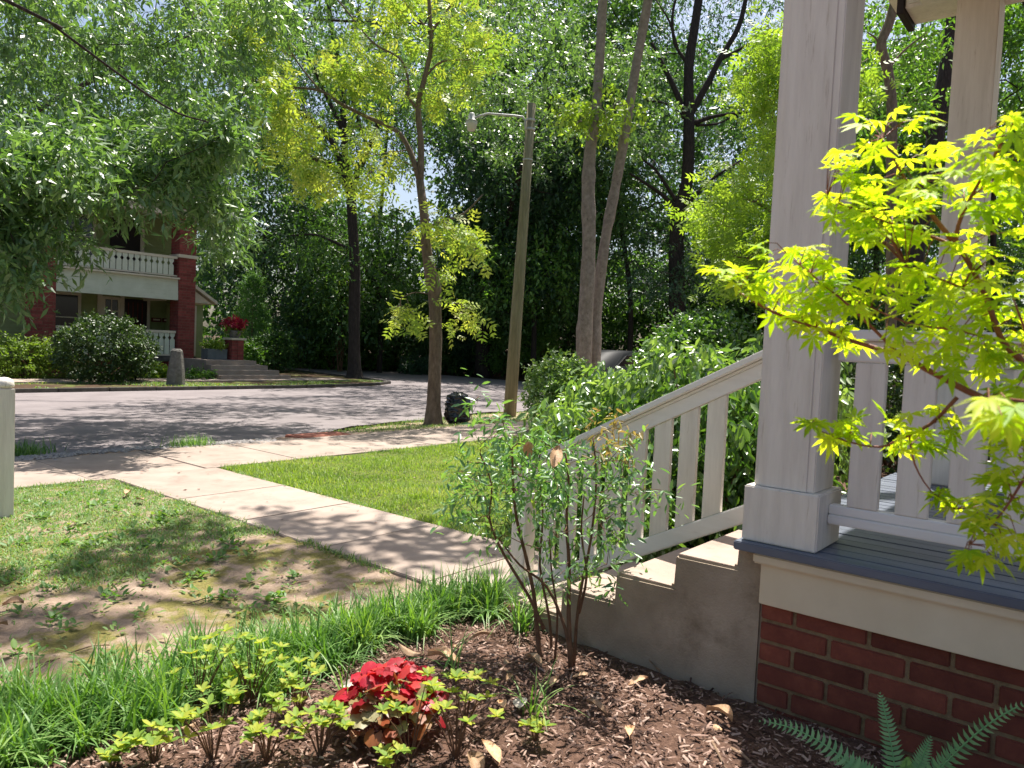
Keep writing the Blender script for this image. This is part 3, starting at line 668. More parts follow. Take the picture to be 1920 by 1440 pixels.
# gable over the balcony
GA = (11.34, 8.05)
hb('gable_beam', (8.5, 26.45, 5.602), (14.2, 26.95, 5.86), 'trim')
MB().prism([(8.6, 5.862), (14.1, 5.862), (GA[0], 7.75)], 1, 26.62, 26.75).build('gable_face', 'reddark', H)
for i in range(7):
    x0 = 8.9+i*.72; zt_ = 5.862+(1-abs(x0-GA[0])/2.78)*1.86
    hb('gable_stud', (x0-.06, 26.57, 5.862), (x0+.06, 26.618, max(5.95, zt_)), 'trim')
for s in (-1, 1):
    e = GA[0]+s*3.25; pts = [(GA[0], 8.02), (e, 5.62), (e, 5.80), (GA[0], 8.20)]
    MB().prism(pts, 1, 26.25, 26.32).build('rake_board', 'trim', H)
    MB().prism([(GA[0], 8.202), (e, 5.802), (e, 5.90), (GA[0], 8.30)], 1, 26.15, 34).build('roof', 'roof', H)
MB().add([(3.6, 28.4, 6.0), (15.0, 28.4, 6.0), (15.0, 37.4, 6.0), (3.6, 37.4, 6.0), (9.3, 32.9, 9.0)], [(0, 1, 2, 3), (0, 1, 4), (1, 2, 4), (2, 3, 4), (3, 0, 4)]).build('roof', 'roof', H)
# side entry with a little pediment
hb('side_wall', (14.0, 27.35, .42), (14.75, 28.75, 2.55), 'green_wall')
d_ = hb('door', (14.05, 27.31, .62), (14.36, 27.345, 2.42), 'dark'); hb('frame', (14.37, 27.30, .62), (14.46, 27.345, 2.5), 'trim', 0, d_); hb('handle', (14.3, 27.27, 1.45), (14.33, 27.309, 1.6), 'metal', 0, d_)
for s in (-1, 1):
    MB().prism([(14.1, 3.2), (14.1+s*1.0, 2.58), (14.1+s*1.0, 2.70), (14.1, 3.33)], 1, 26.95, 28.75).build('pediment_roof', 'trim', H)
MB().prism([(13.99, 2.6), (14.95, 2.6), (14.1, 3.15)], 1, 27.1, 27.2).build('pediment_face', 'trim', H)
# landing and steps
ld = thing('entry_steps', (14.9, 25.6, -.08), 'pale concrete entry steps of the green house across the street', 'steps')
for k in range(4):
    z1 = .55-.155*k; box_obj('step', (13.5-.02*k, 24.75-.36*k, -.15), (15.45+.25*k, 26.44-(.0 if k == 0 else 1.692+.36*(k-1)-.0) if k == 0 else 24.75-.36*(k-1)-.003, z1), 'conc', ld, .01)
box_obj('landing', (15.455, 25.2, -.1), (15.9, 26.4, .40), 'conc', ld, .01)
# pedestal with pot
pdt = thing('brick_pedestal', (15.05, 25.6, .54), 'square red brick pedestal beside the far entry steps', 'pedestal')
pc = MB().box((14.81, 25.36, .552), (15.29, 25.84, 1.28)).build('pedestal_core', 'mortar_far', pdt)
Z = .555; r = 0
while Z < 1.24:
    for sd_ in range(2):
        L = .24
        for i in range(2):
            if sd_ == 0: brick_obj(pdt, (15.05, 25.6, .54), 'brick', 14.80+i*L, 25.34, Z, L-.015, .085, .05, 'brick_far', 'y')
            else: brick_obj(pdt, (15.05, 25.6, .54), 'brick', 14.79, 25.395+i*L*.95, Z, L-.03, .085, .05, 'brick_far', 'x')
    Z += .103
box_obj('pedestal_cap', (14.74, 25.28, 1.282), (15.36, 25.9, 1.36), 'trim', pdt, .01)
pot = thing('flower_pot', (15.05, 25.6, 1.36), 'round pot of crimson flowers on top of the far brick pedestal', 'flower pot')
lathe('pot', 'stone', pot, (15.05, 25.6, 1.362), [(0, .15), (.05, .17), (.2, .25), (.26, .28), (.27, .24)])
P, D, N, S, rn = sprays(in_ell(26, (15.05, 25.6, 1.88), (.42, .42, .2)), .12, 7, 6, .12, .09, .1)
leaves('flowers', P, D, N, S, rn, T_OVAL, 'potred', pot)
P, D, N, S, rn = sprays(in_ell(14, (15.05, 25.6, 1.66), (.34, .34, .1)), .1, 7, 6, .12, .08, .3)
leaves('foliage', P, D, N, S, rn, T_OVAL, 'yshrub', pot)
pl = thing('planter_box', (14.3, 25.7, .55), 'dark grey box planter of lime green plants by the far entry steps', 'planter')
MB().box((13.95, 25.5, .552), (14.72, 25.95, .93)).build('box', 'planter', pl, .01)
P, D, N, S, rn = sprays(in_ell(20, (14.32, 25.72, 1.07), (.4, .25, .14)), .1, 7, 6, .12, .09, .2)
leaves('foliage', P, D, N, S, rn, T_OVAL, 'lowleaf', pl)

# ------------------------------------------------------------------ TREES
def tree(name, base, label, limbs_spec, bark, crowns, leafmat, tmpl=T_LANCE, group=None, leaf=.1, twigfrac=.5, sub=4, cat='tree', n_side=10, droop=.4, tw=9, per=8, tl=.5, rad=.45, width=1., root=True, twr=.02):
    """limbs_spec: list of (polyline, r0, r1); crowns: arrays of clump centres"""
    t = thing(name, base, label, cat, group); mb = MB(); mb2 = MB(); L = []
    for i, (pts, r0, r1) in enumerate(limbs_spec):
        if i == 0: q = limb(mb, pts, r0, r1, n_side, sub)
        else: ml = MB(); q = limb(ml, pts, r0, r1, 7, sub); ml.build('limb', bark, t, 0, True)
        L.append(q)
    C = np.concatenate(crowns) if crowns else np.zeros((0, 3))
    if len(C): twigs_to(mb2, L, C, twigfrac, twr)
    mb.build('trunk', bark, t, 0, True)
    if mb2.v: mb2.build('branches', bark, t, 0, True)['kind'] = 'stuff'
    if len(C):
        P, D, N, S, rn = sprays(C, rad, tw, per, tl, leaf, droop)
        leaves('crown', P, D, N, S, rn, tmpl, leafmat, t, 'stuff' if False else None, width)
    return t
def flare(pts, r):      # root flare at the base of a trunk
    return pts
def trunk_px(lst, d, z):
    q = pix(lst, d); b = q[0].copy(); b[2] = z-.15; return [b]+q

# oak across the road, at the kerb corner
B = onz(665, 707, -.05); d = float((B-CAM)@FW)
tk = [B+np.array([0, 0, -.2]), B+np.array([0, 0, .12])]+pix([(664, 660), (664, 600), (665, 500), (661, 420), (657, 350)], d)
T1 = thing('street_oak', B, 'dark forked oak trunk standing on the far kerb corner', 'tree')
mb = MB(); q = catmull(tk, 3); k = len(q)
mb.tube(q, [.60, .52, .42, .33, .29, .26]+[.245-.004*i for i in range(k-6)], 12, True, .06); mb.build('trunk', 'bark_dk', T1, 0, True)
mb = MB(); L = []
for pl_, r0, r1 in (([(655, 355), (620, 310), (575, 295), (500, 285), (430, 262)], .17, .05), ([(657, 352), (648, 300), (645, 250), (640, 150), (622, 50), (610, -60)], .18, .08),
                    ([(659, 352), (672, 320), (690, 280), (712, 220), (740, 120), (750, 30)], .17, .07), ([(652, 345), (620, 262), (560, 208), (500, 150), (420, 95), (375, 55), (345, 0)], .14, .07), ([(660, 470), (630, 455), (590, 440), (540, 442)], .09, .03),
                    ([(645, 250), (590, 130), (560, 60), (540, -20)], .10, .05), ([(640, 150), (680, 90), (700, 0)], .08, .04), ([(690, 280), (660, 180), (670, 100)], .08, .03)):
    ml = MB(); L.append(limb(ml, pix(pl_, d), r0, r1, 7)); ml.build('limb', 'bark_dk', T1, 0, True)
C = np.concatenate([polyin(150, [(480, -60), (900, -60), (900, 150), (760, 330), (700, 260), (560, 230), (470, 120)], d-3, d+4), polyin(80, [(330, -40), (520, -40), (540, 260), (600, 330), (450, 330)], d-3, d+4), polyin(36, [(420, 240), (650, 280), (600, 350), (440, 320)], d-2, d+3), polyin(18, [(540, 420), (650, 430), (640, 520), (560, 500)], d-1, d+2)])
twigs_to(mb, L, C, .6, .025); mb.build('branches', 'bark_dk', T1, 0, True)['kind'] = 'stuff'
P, D, N, S, rn = sprays(C, .75, 11, 10, .8, .19, .35); leaves('crown', P, D, N, S, rn, T_LANCE, 'dkleaf', T1, None, 1.4)

# slim young tree on the near verge with the bag
B = onz(812, 797, .07); d = float((B-CAM)@FW)
T2 = thing('young_ash', B, 'slim tree with yellow-green leaves and swollen graft beside the black bag', 'tree')
mb = MB()
q = [B+np.array([0, 0, -.1]), B+np.array([0, 0, .05])]+pix([(813, 760), (815, 700), (817, 640), (816, 580), (815, 548), (813, 535), (806, 505), (800, 470), (795, 400), (787, 338)], d)
mb.tube(q, [.23, .17, .125, .115, .112, .11, .122, .138, .104, .09, .078, .072], 12, True, .04); mb.build('trunk', 'bark_md', T2, 0, True)
mb = MB(); L = []
for pl_, r0, r1 in (([(787, 342), (775, 300), (757, 262), (735, 240), (690, 220), (640, 195), (600, 170), (540, 163)], .06, .02), ([(788, 342), (789, 270), (784, 200), (795, 150), (808, 90), (806, 30), (800, -60)], .065, .03),
                    ([(784, 205), (765, 180), (765, 150), (750, 110), (700, 80), (650, 20), (600, -40)], .03, .012), ([(806, 60), (780, 30), (740, -20)], .03, .015), ([(808, 62), (830, 30), (860, -10)], .03, .015),
                    ([(797, 145), (830, 115), (900, 112), (950, 100)], .022, .008), ([(795, 430), (830, 415), (870, 400), (905, 365)], .03, .012), ([(815, 415), (860, 440), (890, 470), (905, 480)], .022, .01),
                    ([(817, 555), (780, 548), (750, 560)], .012, .005), ([(820, 560), (860, 570), (895, 590)], .012, .005), ([(600, 170), (560, 120), (520, 60), (450, 20)], .02, .008)):
    ml = MB(); L.append(limb(ml, pix(pl_, d), r0, r1, 7)); ml.build('limb', 'bark_md', T2, 0, True)
C = np.concatenate([polyin(max(3, int(nn*.68)), pl_, d-1.2, d+1.2) for nn, pl_ in (
    (44, [(380, -40), (480, -40), (560, 70), (560, 160), (470, 150), (400, 60)]), (26, [(600, 60), (700, 50), (690, 140), (610, 130)]), (26, [(470, 140), (550, 170), (560, 230), (480, 210)]),
    (44, [(690, -40), (930, -40), (930, 50), (860, 70), (720, 60)]), (24, [(800, 50), (935, 50), (925, 140), (850, 150), (810, 130)]), (28, [(600, 220), (700, 210), (750, 300), (740, 380), (680, 370), (650, 290)]),
    (22, [(550, 290), (620, 290), (620, 345), (560, 340)]), (24, [(760, 380), (830, 370), (905, 440), (900, 470), (780, 460)]), (8, [(740, 550), (790, 545), (790, 600), (745, 600)]), (8, [(850, 550), (905, 560), (905, 600), (850, 600)]),
    (4, [(800, 500), (850, 500), (850, 540), (800, 530)]), (10, [(800, 150), (840, 140), (835, 190), (810, 190)]), (18, [(620, 80), (740, 100), (760, 160), (640, 160)]), (20, [(500, 240), (600, 200), (610, 260), (520, 280)]))])
twigs_to(mb, L, C, .5, .008); mb.build('branches', 'bark_md', T2, 0, True)['kind'] = 'stuff'
P, D, N, S, rn = sprays(C, .19, 4, 3, .24, .26, .5); leaves('crown', P, D, N, S, rn, T_COMP, 'yeleaf', T2, None, 1.15)

# twin pale trunks beyond the shrubs
for lst, wds, lab, seed in (([(1093, 780), (1095, 640), (1100, 560), (1104, 450), (1103, 350), (1107, 280), (1115, 230), (1122, 150), (1130, 0), (1136, -120)], (.27, .26, .25, .235, .22, .19, .165, .16, .145, .12), 'pale knobbly straight trunk, left of the close pair behind the shrubs', 1),
                            ([(1112, 780), (1114, 640), (1120, 560), (1135, 450), (1150, 370), (1165, 290), (1180, 200), (1197, 100), (1215, 0), (1230, -110)], (.25, .22, .2, .185, .175, .165, .155, .15, .15, .12), 'pale trunk leaning right, the right one of the close pair', 2)):
    d = 16.7+.4*seed; wds = [v*.69 for v in wds]; q = pix(lst, d); q[0][2] = 0
    t = thing('pale_trunk_tree', q[0], lab, 'tree', 'pair of pale trunks'); mb = MB(); qq = catmull(q, 4); wi = np.interp(np.linspace(0, len(wds)-1, len(qq)), range(len(wds)), wds)
    mb.tube(qq, list(wi*(1+.05*RS.normal(size=len(wi)))), 12, True, .035); mb.build('trunk', 'bark_lt', t, 0, True)
    mb = MB(); L = [qq]
    C = polyin(70, [(1050, -300), (1330, -300), (1330, -90), (1050, -90)], d-3, d+3)
    if seed == 1: C = np.concatenate([C, polyin(26, [(1045, 195), (1110, 170), (1195, 195), (1150, 235), (1080, 250)], d-.7, d+.3)])
    twigs_to(mb, L, C, .5, .015); mb.build('branches', 'bark_lt', t, 0, True)['kind'] = 'stuff'
    P, D, N, S, rn = sprays(C, .38, 6, 6, .4, .13, .35); leaves('crown', P, D, N, S, rn, T_OVAL, 'lowleaf', t)

# large dark tree, centre right
d = 33.0
lst = [(1268, 730), (1270, 600), (1268, 480), (1272, 400), (1288, 340), (1292, 230), (1292, 120), (1310, 0), (1318, -120)]
q = pix(lst, d); q[0][2] = -.2
C = np.concatenate([polyin(230, [(1180, -60), (1500, -60), (1520, 150), (1450, 300), (1460, 500), (1300, 540), (1150, 520), (1180, 330), (1210, 200)], d+1, d+6), polyin(60, [(1190, 400), (1400, 340), (1420, 520), (1200, 560)], d-2, d+2)])
tree('dark_oak', q[0], 'big dark oak with wide bare limbs, right of the pale twin trunks', [(q, .42, .16)]+[(pix(p, d), a, b) for p, a, b in (
    ([(1290, 222), (1330, 150), (1350, 110), (1385, 50), (1400, -10)], .17, .10), ([(1286, 215), (1262, 160), (1240, 115), (1222, 80)], .15, .07), ([(1288, 225), (1250, 195), (1205, 188)], .09, .04), ([(1298, 232), (1340, 218), (1400, 210)], .12, .05),
    ([(1272, 395), (1235, 360), (1180, 325)], .13, .05), ([(1276, 390), (1230, 320), (1190, 290)], .1, .04), ([(1345, 115), (1400, 85), (1450, 55)], .09, .04), ([(1270, 90), (1255, 40), (1230, 0)], .07, .03), ([(1278, 395), (1330, 340), (1390, 300)], .1, .04), ([(1305, 235), (1345, 232), (1380, 215)], .07, .03), ([(1290, 120), (1265, 80), (1262, 20), (1280, -40)], .08, .05))],
    'bark_dk', [C], 'blleaf', T_LANCE, leaf=.19, rad=.9, tw=10, per=9, tl=.9, width=1.4, twr=.03)

# trunks seen between the porch columns
d = 15.0; q = pix([(1675, 700), (1672, 500), (1672, 300), (1672, 200), (1664, 130), (1652, 85), (1668, 40), (1682, -20), (1690, -120)], d); q[0][2] = 0
C = np.concatenate([polyin(60, [(1590, -80), (1800, -80), (1810, 120), (1720, 230), (1600, 260)], d+1, d+4), polyin(60, [(1480, -300), (1800, -300), (1800, -60), (1480, -60)], d-2, d+2)])
tree('crooked_tree', q[0], 'slender crooked brown trunk seen right of the near porch column', [(q, .11, .085), (pix([(1653, 88), (1640, 70), (1625, 60)], d), .03, .01), (pix([(1664, 130), (1700, 90), (1740, 60)], d), .03, .01)], 'bark_md', [C], 'mdleaf', T_OVAL, leaf=.12, rad=.4, tw=7, per=7, tl=.4, twr=.01)
d = 24.0; q = pix([(1698, 740), (1702, 600), (1715, 480), (1735, 370), (1752, 270), (1768, 170), (1785, 60), (1792, -20), (1800, -140)], d); q[0][2] = 0
C = np.concatenate([polyin(90, [(1580, -80), (1920, -80), (1920, 250), (1780, 330), (1600, 300)], d+1.5, d+6), polyin(50, [(1590, 250), (1720, 250), (1730, 420), (1600, 420)], d+1.5, d+4)])
tree('leaning_tree', q[0], 'thick dark trunk leaning right, seen between the two porch columns', [(q, .30, .22), (pix([(1768, 170), (1800, 150), (1820, 145)], d), .06, .03), (pix([(1752, 270), (1720, 230), (1700, 220)], d), .07, .03)], 'bark_dk', [C], 'mdleaf', T_OVAL, leaf=.16, rad=.6, tw=8, per=8, tl=.6, width=1.1)

# yellow-green tree left of the near column
d = 10.5; q = pix([(1500, 760), (1500, 560), (1510, 380), (1520, 200), (1530, 60), (1540, -80)], d); q[0][2] = .1
C = np.concatenate([polyin(nn, p, d-1.0, d+1.0) for nn, p in ((56, [(1290, 400), (1360, 300), (1500, 300), (1500, 500), (1400, 480), (1350, 440)]), (24, [(1380, 130), (1500, 90), (1500, 240), (1400, 220)]), (20, [(1420, 40), (1500, 30), (1500, 120), (1440, 110)]), (18, [(1430, 235), (1500, 225), (1500, 300), (1440, 290)]),
     (20, [(1330, 470), (1480, 440), (1460, 530), (1340, 520)]), (6, [(1600, 100), (1630, 100), (1630, 200), (1600, 200)]))])
tree('lime_leaved_tree', q[0], 'tree with sunlit lime green sprays, half hidden by the near porch column', [(q, .10, .04), (pix([(1505, 470), (1450, 400), (1380, 370), (1300, 400)], d), .03, .01), (pix([(1505, 520), (1440, 490), (1360, 480)], d), .03, .01), (pix([(1515, 280), (1460, 200), (1400, 160)], d), .03, .01), (pix([(1520, 200), (1480, 110), (1430, 60)], d), .02, .01)],
     'bark_md', [C], 'lowleaf', T_COMP, leaf=.22, rad=.2, tw=5, per=4, tl=.24, droop=.5, twr=.008, width=1.1)

# big willow oak hanging in from the left
def wob(p, k=7, a=.16):
    q = catmull(p, 3); L_ = np.linalg.norm(q[-1]-q[0]); return [x+(RS.normal(size=3)*a if 0 < i < len(q)-1 else 0) for i, x in enumerate(q)]
B = np.array([-.9, 8.85, .08])
mb = MB()
C = np.concatenate([polyin(150, [(-150, -100), (540, -100), (520, 110), (440, 215), (300, 260), (120, 260), (-150, 260)], 9.5, 15),
    polyin(175, [(-150, 230), (200, 240), (170, 310), (90, 390), (-20, 480), (-150, 480)], 7.5, 10), polyin(36, [(150, 220), (440, 220), (440, 300), (380, 310), (170, 290)], 8.5, 11),
    polyin(10, [(-60, 480), (40, 460), (60, 520), (20, 545), (-60, 540)], 7.5, 9), polyin(12, [(200, 290), (330, 290), (330, 350), (220, 350)], 8.3, 10), polyin(10, [(360, 350), (420, 360), (440, 390), (400, 410), (370, 390)], 9, 10.5), polyin(3, [(120, 430), (150, 430), (150, 450), (130, 450)], 8, 9),
    polyin(3, [(190, 340), (230, 350), (230, 365), (200, 370)], 8.3, 9.5), polyin(4, [(400, 440), (440, 440), (440, 460), (400, 460)], 10.5, 11.5),
    in_ell(34, (-1.2, 9.0, 8.2), (4.0, 4.2, 2.0))])
C = C[~((C[:, 2] > 5.6) & (C[:, 0] > 4.5) & (C[:, 1] < 8))]
tree('willow_oak', B, 'large willow oak whose narrow-leaved boughs fill the upper left', [([B+np.array([0, 0, -.3]), B+np.array([0, 0, 1.5]), B+np.array([.1, -.1, 4]), B+np.array([.3, -.2, 7]), B+np.array([.4, -.2, 11])], .42, .2)] +
     [(wob(p), .032, .008) for p in ([B+np.array([.1, -.1, 3.5]), B+np.array([1.6, -.8, 4.4]), B+np.array([3.2, -1.6, 4.0]), B+np.array([4.6, -2.0, 3.4])],
      [B+np.array([.2, -.2, 6]), B+np.array([1.5, -2, 7.5]), B+np.array([3, -4, 8])],
      [B+np.array([.2, -.1, 3.0]), B+np.array([1.8, .3, 3.6]), B+np.array([3.6, .1, 2.9])])],
     'bark_dk', [C], 'oakleaf', T_LANCE, leaf=.125, rad=.34, tw=15, per=13, tl=.34, droop=.4, twr=.010, twigfrac=.45, width=1.1)

# high crowns over the street and yard that throw the dappled shade
for i, (c, r, nn, lab) in enumerate((((15.0, 16.0, 10.5), (5.0, 3.4, 2.0), 105, 'high spreading street tree crown reaching over the road, above the lamp'), ((24.0, 18.0, 11.5), (6.5, 4.6, 3.0), 190, 'broad dark crown over the road, behind the lamp arm'), ((9.5, 13.5, 10.5), (2.6, 2.2, 1.0), 22, 'sparse high crown over the middle of the road'), ((5.6, 5.6, 9.6), (2.0, 1.0, .7), 16, 'high leafy bough spreading above the front lawn'), ((6.4, 4.9, 7.6), (.8, .7, .3), 5, 'small leafy bough hanging high over the walkway'))):
    b0 = np.array([(5.0, 29.5, 3.2, 9.1, 9.6)[i], (21.9, 25.6, 21.2, -.9, .6)[i], -.1]); C = in_ell(nn, c, r)
    tree('tall_shade_tree', b0, lab, [([b0, b0+np.array([0, 0, 4.5]), (b0+np.array([0, 0, 8])+np.array(c))/2, np.array(c)], (.10 if i in (0, 2) else .28), .03)], 'bark_dk', [C], 'oakleaf', leaf=.17, rad=.6, tw=10, per=9, tl=.5, width=1.6)

# background trees: trunk and crown each
bgs = [  # px, depth, crown outline, leaf material, count, label
 (490, 40, [(400, 250), (560, 230), (640, 420), (600, 620), (400, 640), (380, 440)], 'blleaf', 150, 'bluish green tree filling the gap just right of the green house'),
 (711, 38, [(560, 300), (640, 360), (760, 400), (780, 600), (600, 640), (540, 500)], 'dkleaf', 110, 'dark tree with a crooked bole behind the forked oak'),
 (560, 48, [(430, 60), (600, 30), (700, 160), (640, 300), (480, 280)], 'blleaf', 70, 'high airy tree crown behind the forked oak, top left of it'),
 (905, 38.5, [(800, 420), (960, 380), (1080, 430), (1100, 600), (950, 600), (820, 560)], 'dkleaf', 120, 'straight dark trunk standing left of the wooden lamp pole'),
 (860, 42, [(800, -60), (1100, -60), (1100, 260), (1000, 420), (860, 320), (820, 160)], 'dkleaf', 230, 'broad green crown rising behind the street lamp'),
 (985, 38, [(850, 240), (1090, 220), (1110, 480), (980, 560), (860, 480)], 'blleaf', 190, 'dense dark crown behind the upper lamp pole'),
 (1000, 36.5, [(890, 440), (1070, 420), (1080, 560), (900, 570)], 'mdleaf', 45, 'mid green sunlit young tree behind the lower half of the lamp pole'),
 (1180, 37, [(1090, -60), (1220, -60), (1220, 260), (1160, 480), (1080, 480), (1090, 200)], 'dkleaf', 150, 'dark leafy tree directly behind the twin pale trunks'),
 (1400, 40, [(1300, 380), (1500, 260), (1620, 300), (1620, 600), (1300, 640)], 'dkleaf', 150, 'dark tree mass behind the lime green sprays'),
 (1640, 32, [(1560, 80), (1740, 60), (1740, 640), (1560, 660)], 'dkleaf', 150, 'green tree seen in the gap right of the near column'),
 (1860, 30, [(1740, -60), (1990, -60), (1990, 320), (1740, 340)], 'mdleaf', 90, 'light green tree at the far upper right corner'),
 (1830, 42, [(1720, 300), (1990, 300), (1990, 480), (1720, 600)], 'dkleaf', 90, 'distant dark tree behind the right-hand column'),
 (700, 46, [(560, 120), (860, 100), (860, 260), (720, 330), (640, 300)], 'blleaf', 70, 'thin crowned tree showing sky, behind the slim tree'),
 (250, 46, [(60, 60), (420, 40), (420, 420), (80, 420)], 'dkleaf', 90, 'tree crown rising behind the roof of the green house')]
for (px, d, poly, lm, nn, lab) in bgs:
    cx = sum(p[0] for p in poly)/len(poly); cy = sum(p[1] for p in poly)/len(poly)
    b = at(px, 700, d); b[2] = -.2; q = [b, at(px+2, 560, d), at((px+cx)/2, 400 if cy < 400 else 500, d), at(cx, cy, d)]
    C = polyin(int(nn*1.9), poly, d-3.5, d+4)
    tree('woodland_tree', b, lab, [(q, .42 if px in (905,) else .15, .08)], 'bark_dk', [C], lm, leaf=.23, rad=1.0, tw=10, per=9, tl=1.0, width=1.7, twigfrac=.5, twr=.035, group='trees of the wood across the street')
# far wood as one mass
C = np.concatenate([polyin(750, [(-300, 400), (2250, 380), (2250, 710), (-300, 700)], 46, 60), polyin(200, [(800, 80), (1500, 80), (1500, 400), (820, 400)], 48, 62), polyin(120, [(1500, 160), (2200, 160), (2200, 420), (1500, 420)], 46, 58), polyin(110, [(-300, 100), (420, 100), (420, 420), (-300, 420)], 44, 56)])
P, D, N, S, rn = sprays(C, 1.8, 12, 9, 1.6, .42, .3); o = leaves('woods', P, D, N, S, rn, T_QUAD, 'dkleaf'); tag(o, 'far dark wood closing the view behind every tree', 'woods', kind='stuff')
# dark undergrowth at the wood edge and thin stems
C = polyin(760, [(560, 540), (1000, 580), (1060, 480), (1500, 480), (1500, 712), (820, 705), (560, 690)], 40, 46); C[:, 2] = np.maximum(C[:, 2], .2)
P, D, N, S, rn = sprays(C, .9, 10, 9, .7, .24, .3); o = leaves('undergrowth', P, D, N, S, rn, T_OVAL, 'dkleaf'); tag(o, 'low dark undergrowth along the edge of the wood', 'undergrowth', kind='stuff')
mb = MB()
for k in range(45):
    x = random.uniform(850, 1080); dd = random.uniform(40, 44); b = at(x, 690, dd); b[2] = -.1
    a = random.gauss(0, .35); mb.tube([b, b+np.array([a*.5, random.gauss(0, .3), 2.2]), b+np.array([a*1.8, random.gauss(0, .8), 5+random.random()*2])], [.04, .03, .012], 4, False)
o = mb.build('thicket_stems', 'bark_md'); tag(o, 'tangle of thin bare stems behind the lamp pole', 'thicket', kind='stuff')

# ------------------------------------------------------------------ SHRUBS
def shrub(name, c, r, label, lm, n, leaf, tmpl=T_OVAL, cat='shrub', group=None, tw=8, per=7, rad=.16, tl=.18, droop=.15, shell=.55, width=1., stems=True, bark='stem_br', base=None):
    g = float(gz(c[0], c[1])); t = thing(name, (c[0], c[1], g), label, cat, group)
    C = in_ell(n, c, r, shell); C = C[C[:, 2] > g+.06]
    if stems:
        mb = MB()
        for k in range(9):
            e = C[random.randrange(len(C))]; b = np.array([c[0]+random.gauss(0, r[0]*.12), c[1]+random.gauss(0, r[1]*.12), g-.05])
            mb.tube([b, (b+e)/2+np.array([0, 0, .15*r[2]]), e], [.012+.01*r[2], .01*r[2]+.006, .004], 5, False)
        mb.build('stems', bark, t, 0, True)['kind'] = 'stuff'
    P, D, N, S, rn = sprays(C, rad, tw, per, tl, leaf, droop); P[:, 2] = np.maximum(P[:, 2], g+.01)
    leaves('foliage', P, D, N, S, rn, tmpl, lm, t, None, width); return t
def P3(x, y, d): return at(x, y, d)
# across the road
c = P3(197, 662, 22.3); shrub('round_bush', (c[0], c[1], .85), (1.35, 1.25, 1.02), 'large round dark green bush on the far verge before the house', 'bush_dk', 330, .085, shell=.75, rad=.2, tw=8, per=7)
c = onY(40, 668, 25.1); shrub('yellow_green_shrub', (c[0], c[1], .35), (1.7, .7, .8), 'loose yellow-green shrub at the left beside the round dark bush', 'yshrub', 260, .09, T_LANCE, rad=.22, width=1.6)
c = onY(-130, 660, 25.0); shrub('yellow_green_shrub', (c[0], c[1], .45), (1.9, .7, .9), 'loose yellow-green shrub running out of the left edge', 'yshrub', 160, .09, T_LANCE, rad=.22, width=1.6)
c = P3(294, 694, 24.8); shrub('pale_hosta', (c[0], c[1], .12), (.55, .4, .22), 'low pale broad-leaved hosta right of the round bush', 'lowleaf', 26, .2, rad=.12, tw=4, per=4, shell=.3, stems=False)
c = P3(370, 700, 25.2); shrub('low_ground_plant', (c[0], c[1], .06), (.5, .3, .16), 'low green plants between stone post and entry steps', 'mdleaf', 24, .08, rad=.1, stems=False)
c = at(472, 640, 34.6); t = thing('feathery_conifer', (c[0], c[1], -.08), 'light green feathery conifer right of the brick pedestal', 'conifer')
C = []
for k in range(380):
    h = random.random()**1.3; a = random.uniform(0, 2*pi); rr = (1-h)**.7*1.25*random.uniform(.6, 1); C.append((c[0]+rr*cos(a), c[1]+rr*sin(a), .2+h*4.0))
MB().tube([(c[0], c[1], -.1), (c[0], c[1], 3.3)], [.08, .02], 6).build('trunk', 'bark_md', t)
P, D, N, S, rn = sprays(C, .14, 7, 8, .3, .11, -.1, 1.3); leaves('foliage', P, D, N, S, rn, T_LANCE, 'conif', t)
for (px, py, dd, r, lm, lab) in ((515, 660, 33, (.75, .6, 1.15), 'dkleaf', 'small dark upright bush right of the pedestal, before the conifer'), (468, 672, 31.5, (.6, .5, .6), 'mdleaf', 'mid green bush close behind the brick pedestal'), (570, 640, 39.5, (1.5, 1.1, 1.7), 'shrub_gl', 'glossy tall shrub with pale top left of the forked oak'),
                              (625, 640, 39, (1.1, 1.1, 1.8), 'mdleaf', 'bright green shrub immediately left of the oak trunk'), (705, 625, 40.5, (1.4, 1.1, 2.2), 'mdleaf', 'sunlit leafy shrub just right of the oak trunk'), (785, 688, 38.5, (1.1, .8, .6), 'blleaf', 'low feathery dark bush left of the slim tree'),
                              (840, 655, 40, (1.5, 1.1, 1.4), 'dkleaf', 'dark shrub behind the slim tree, at the wood edge'), (880, 640, 40, (1.2, .9, 1.6), 'blleaf', 'bluish shrub between the slim tree and the straight dark trunk'), (740, 560, 42, (1.7, 1.2, 1.6), 'mdleaf', 'tall sunlit understorey shrub behind the slim tree'),
                              (935, 655, 39, (1.3, .9, 1.2), 'mdleaf', 'sunlit shrub between straight dark trunk and lamp pole'), (1010, 640, 38, (1.5, .9, 1.5), 'mdleaf', 'mid green shrub just right of the lamp pole at the wood edge'), (820, 600, 41, (1.4, .9, 1.3), 'mdleaf', 'mid green shrub directly behind the slim tree stem'),
                              (640, 540, 37, (1.0, .8, 1.1), 'lowleaf', 'lime green spray of shrub rising left of the oak trunk')):
    c = P3(px, py, dd); shrub('verge_shrub', c, r, lab, lm, int(70*r[0]*r[2])+25, .12, rad=.25, tw=8, per=7, tl=.3, group='shrubs across the street')
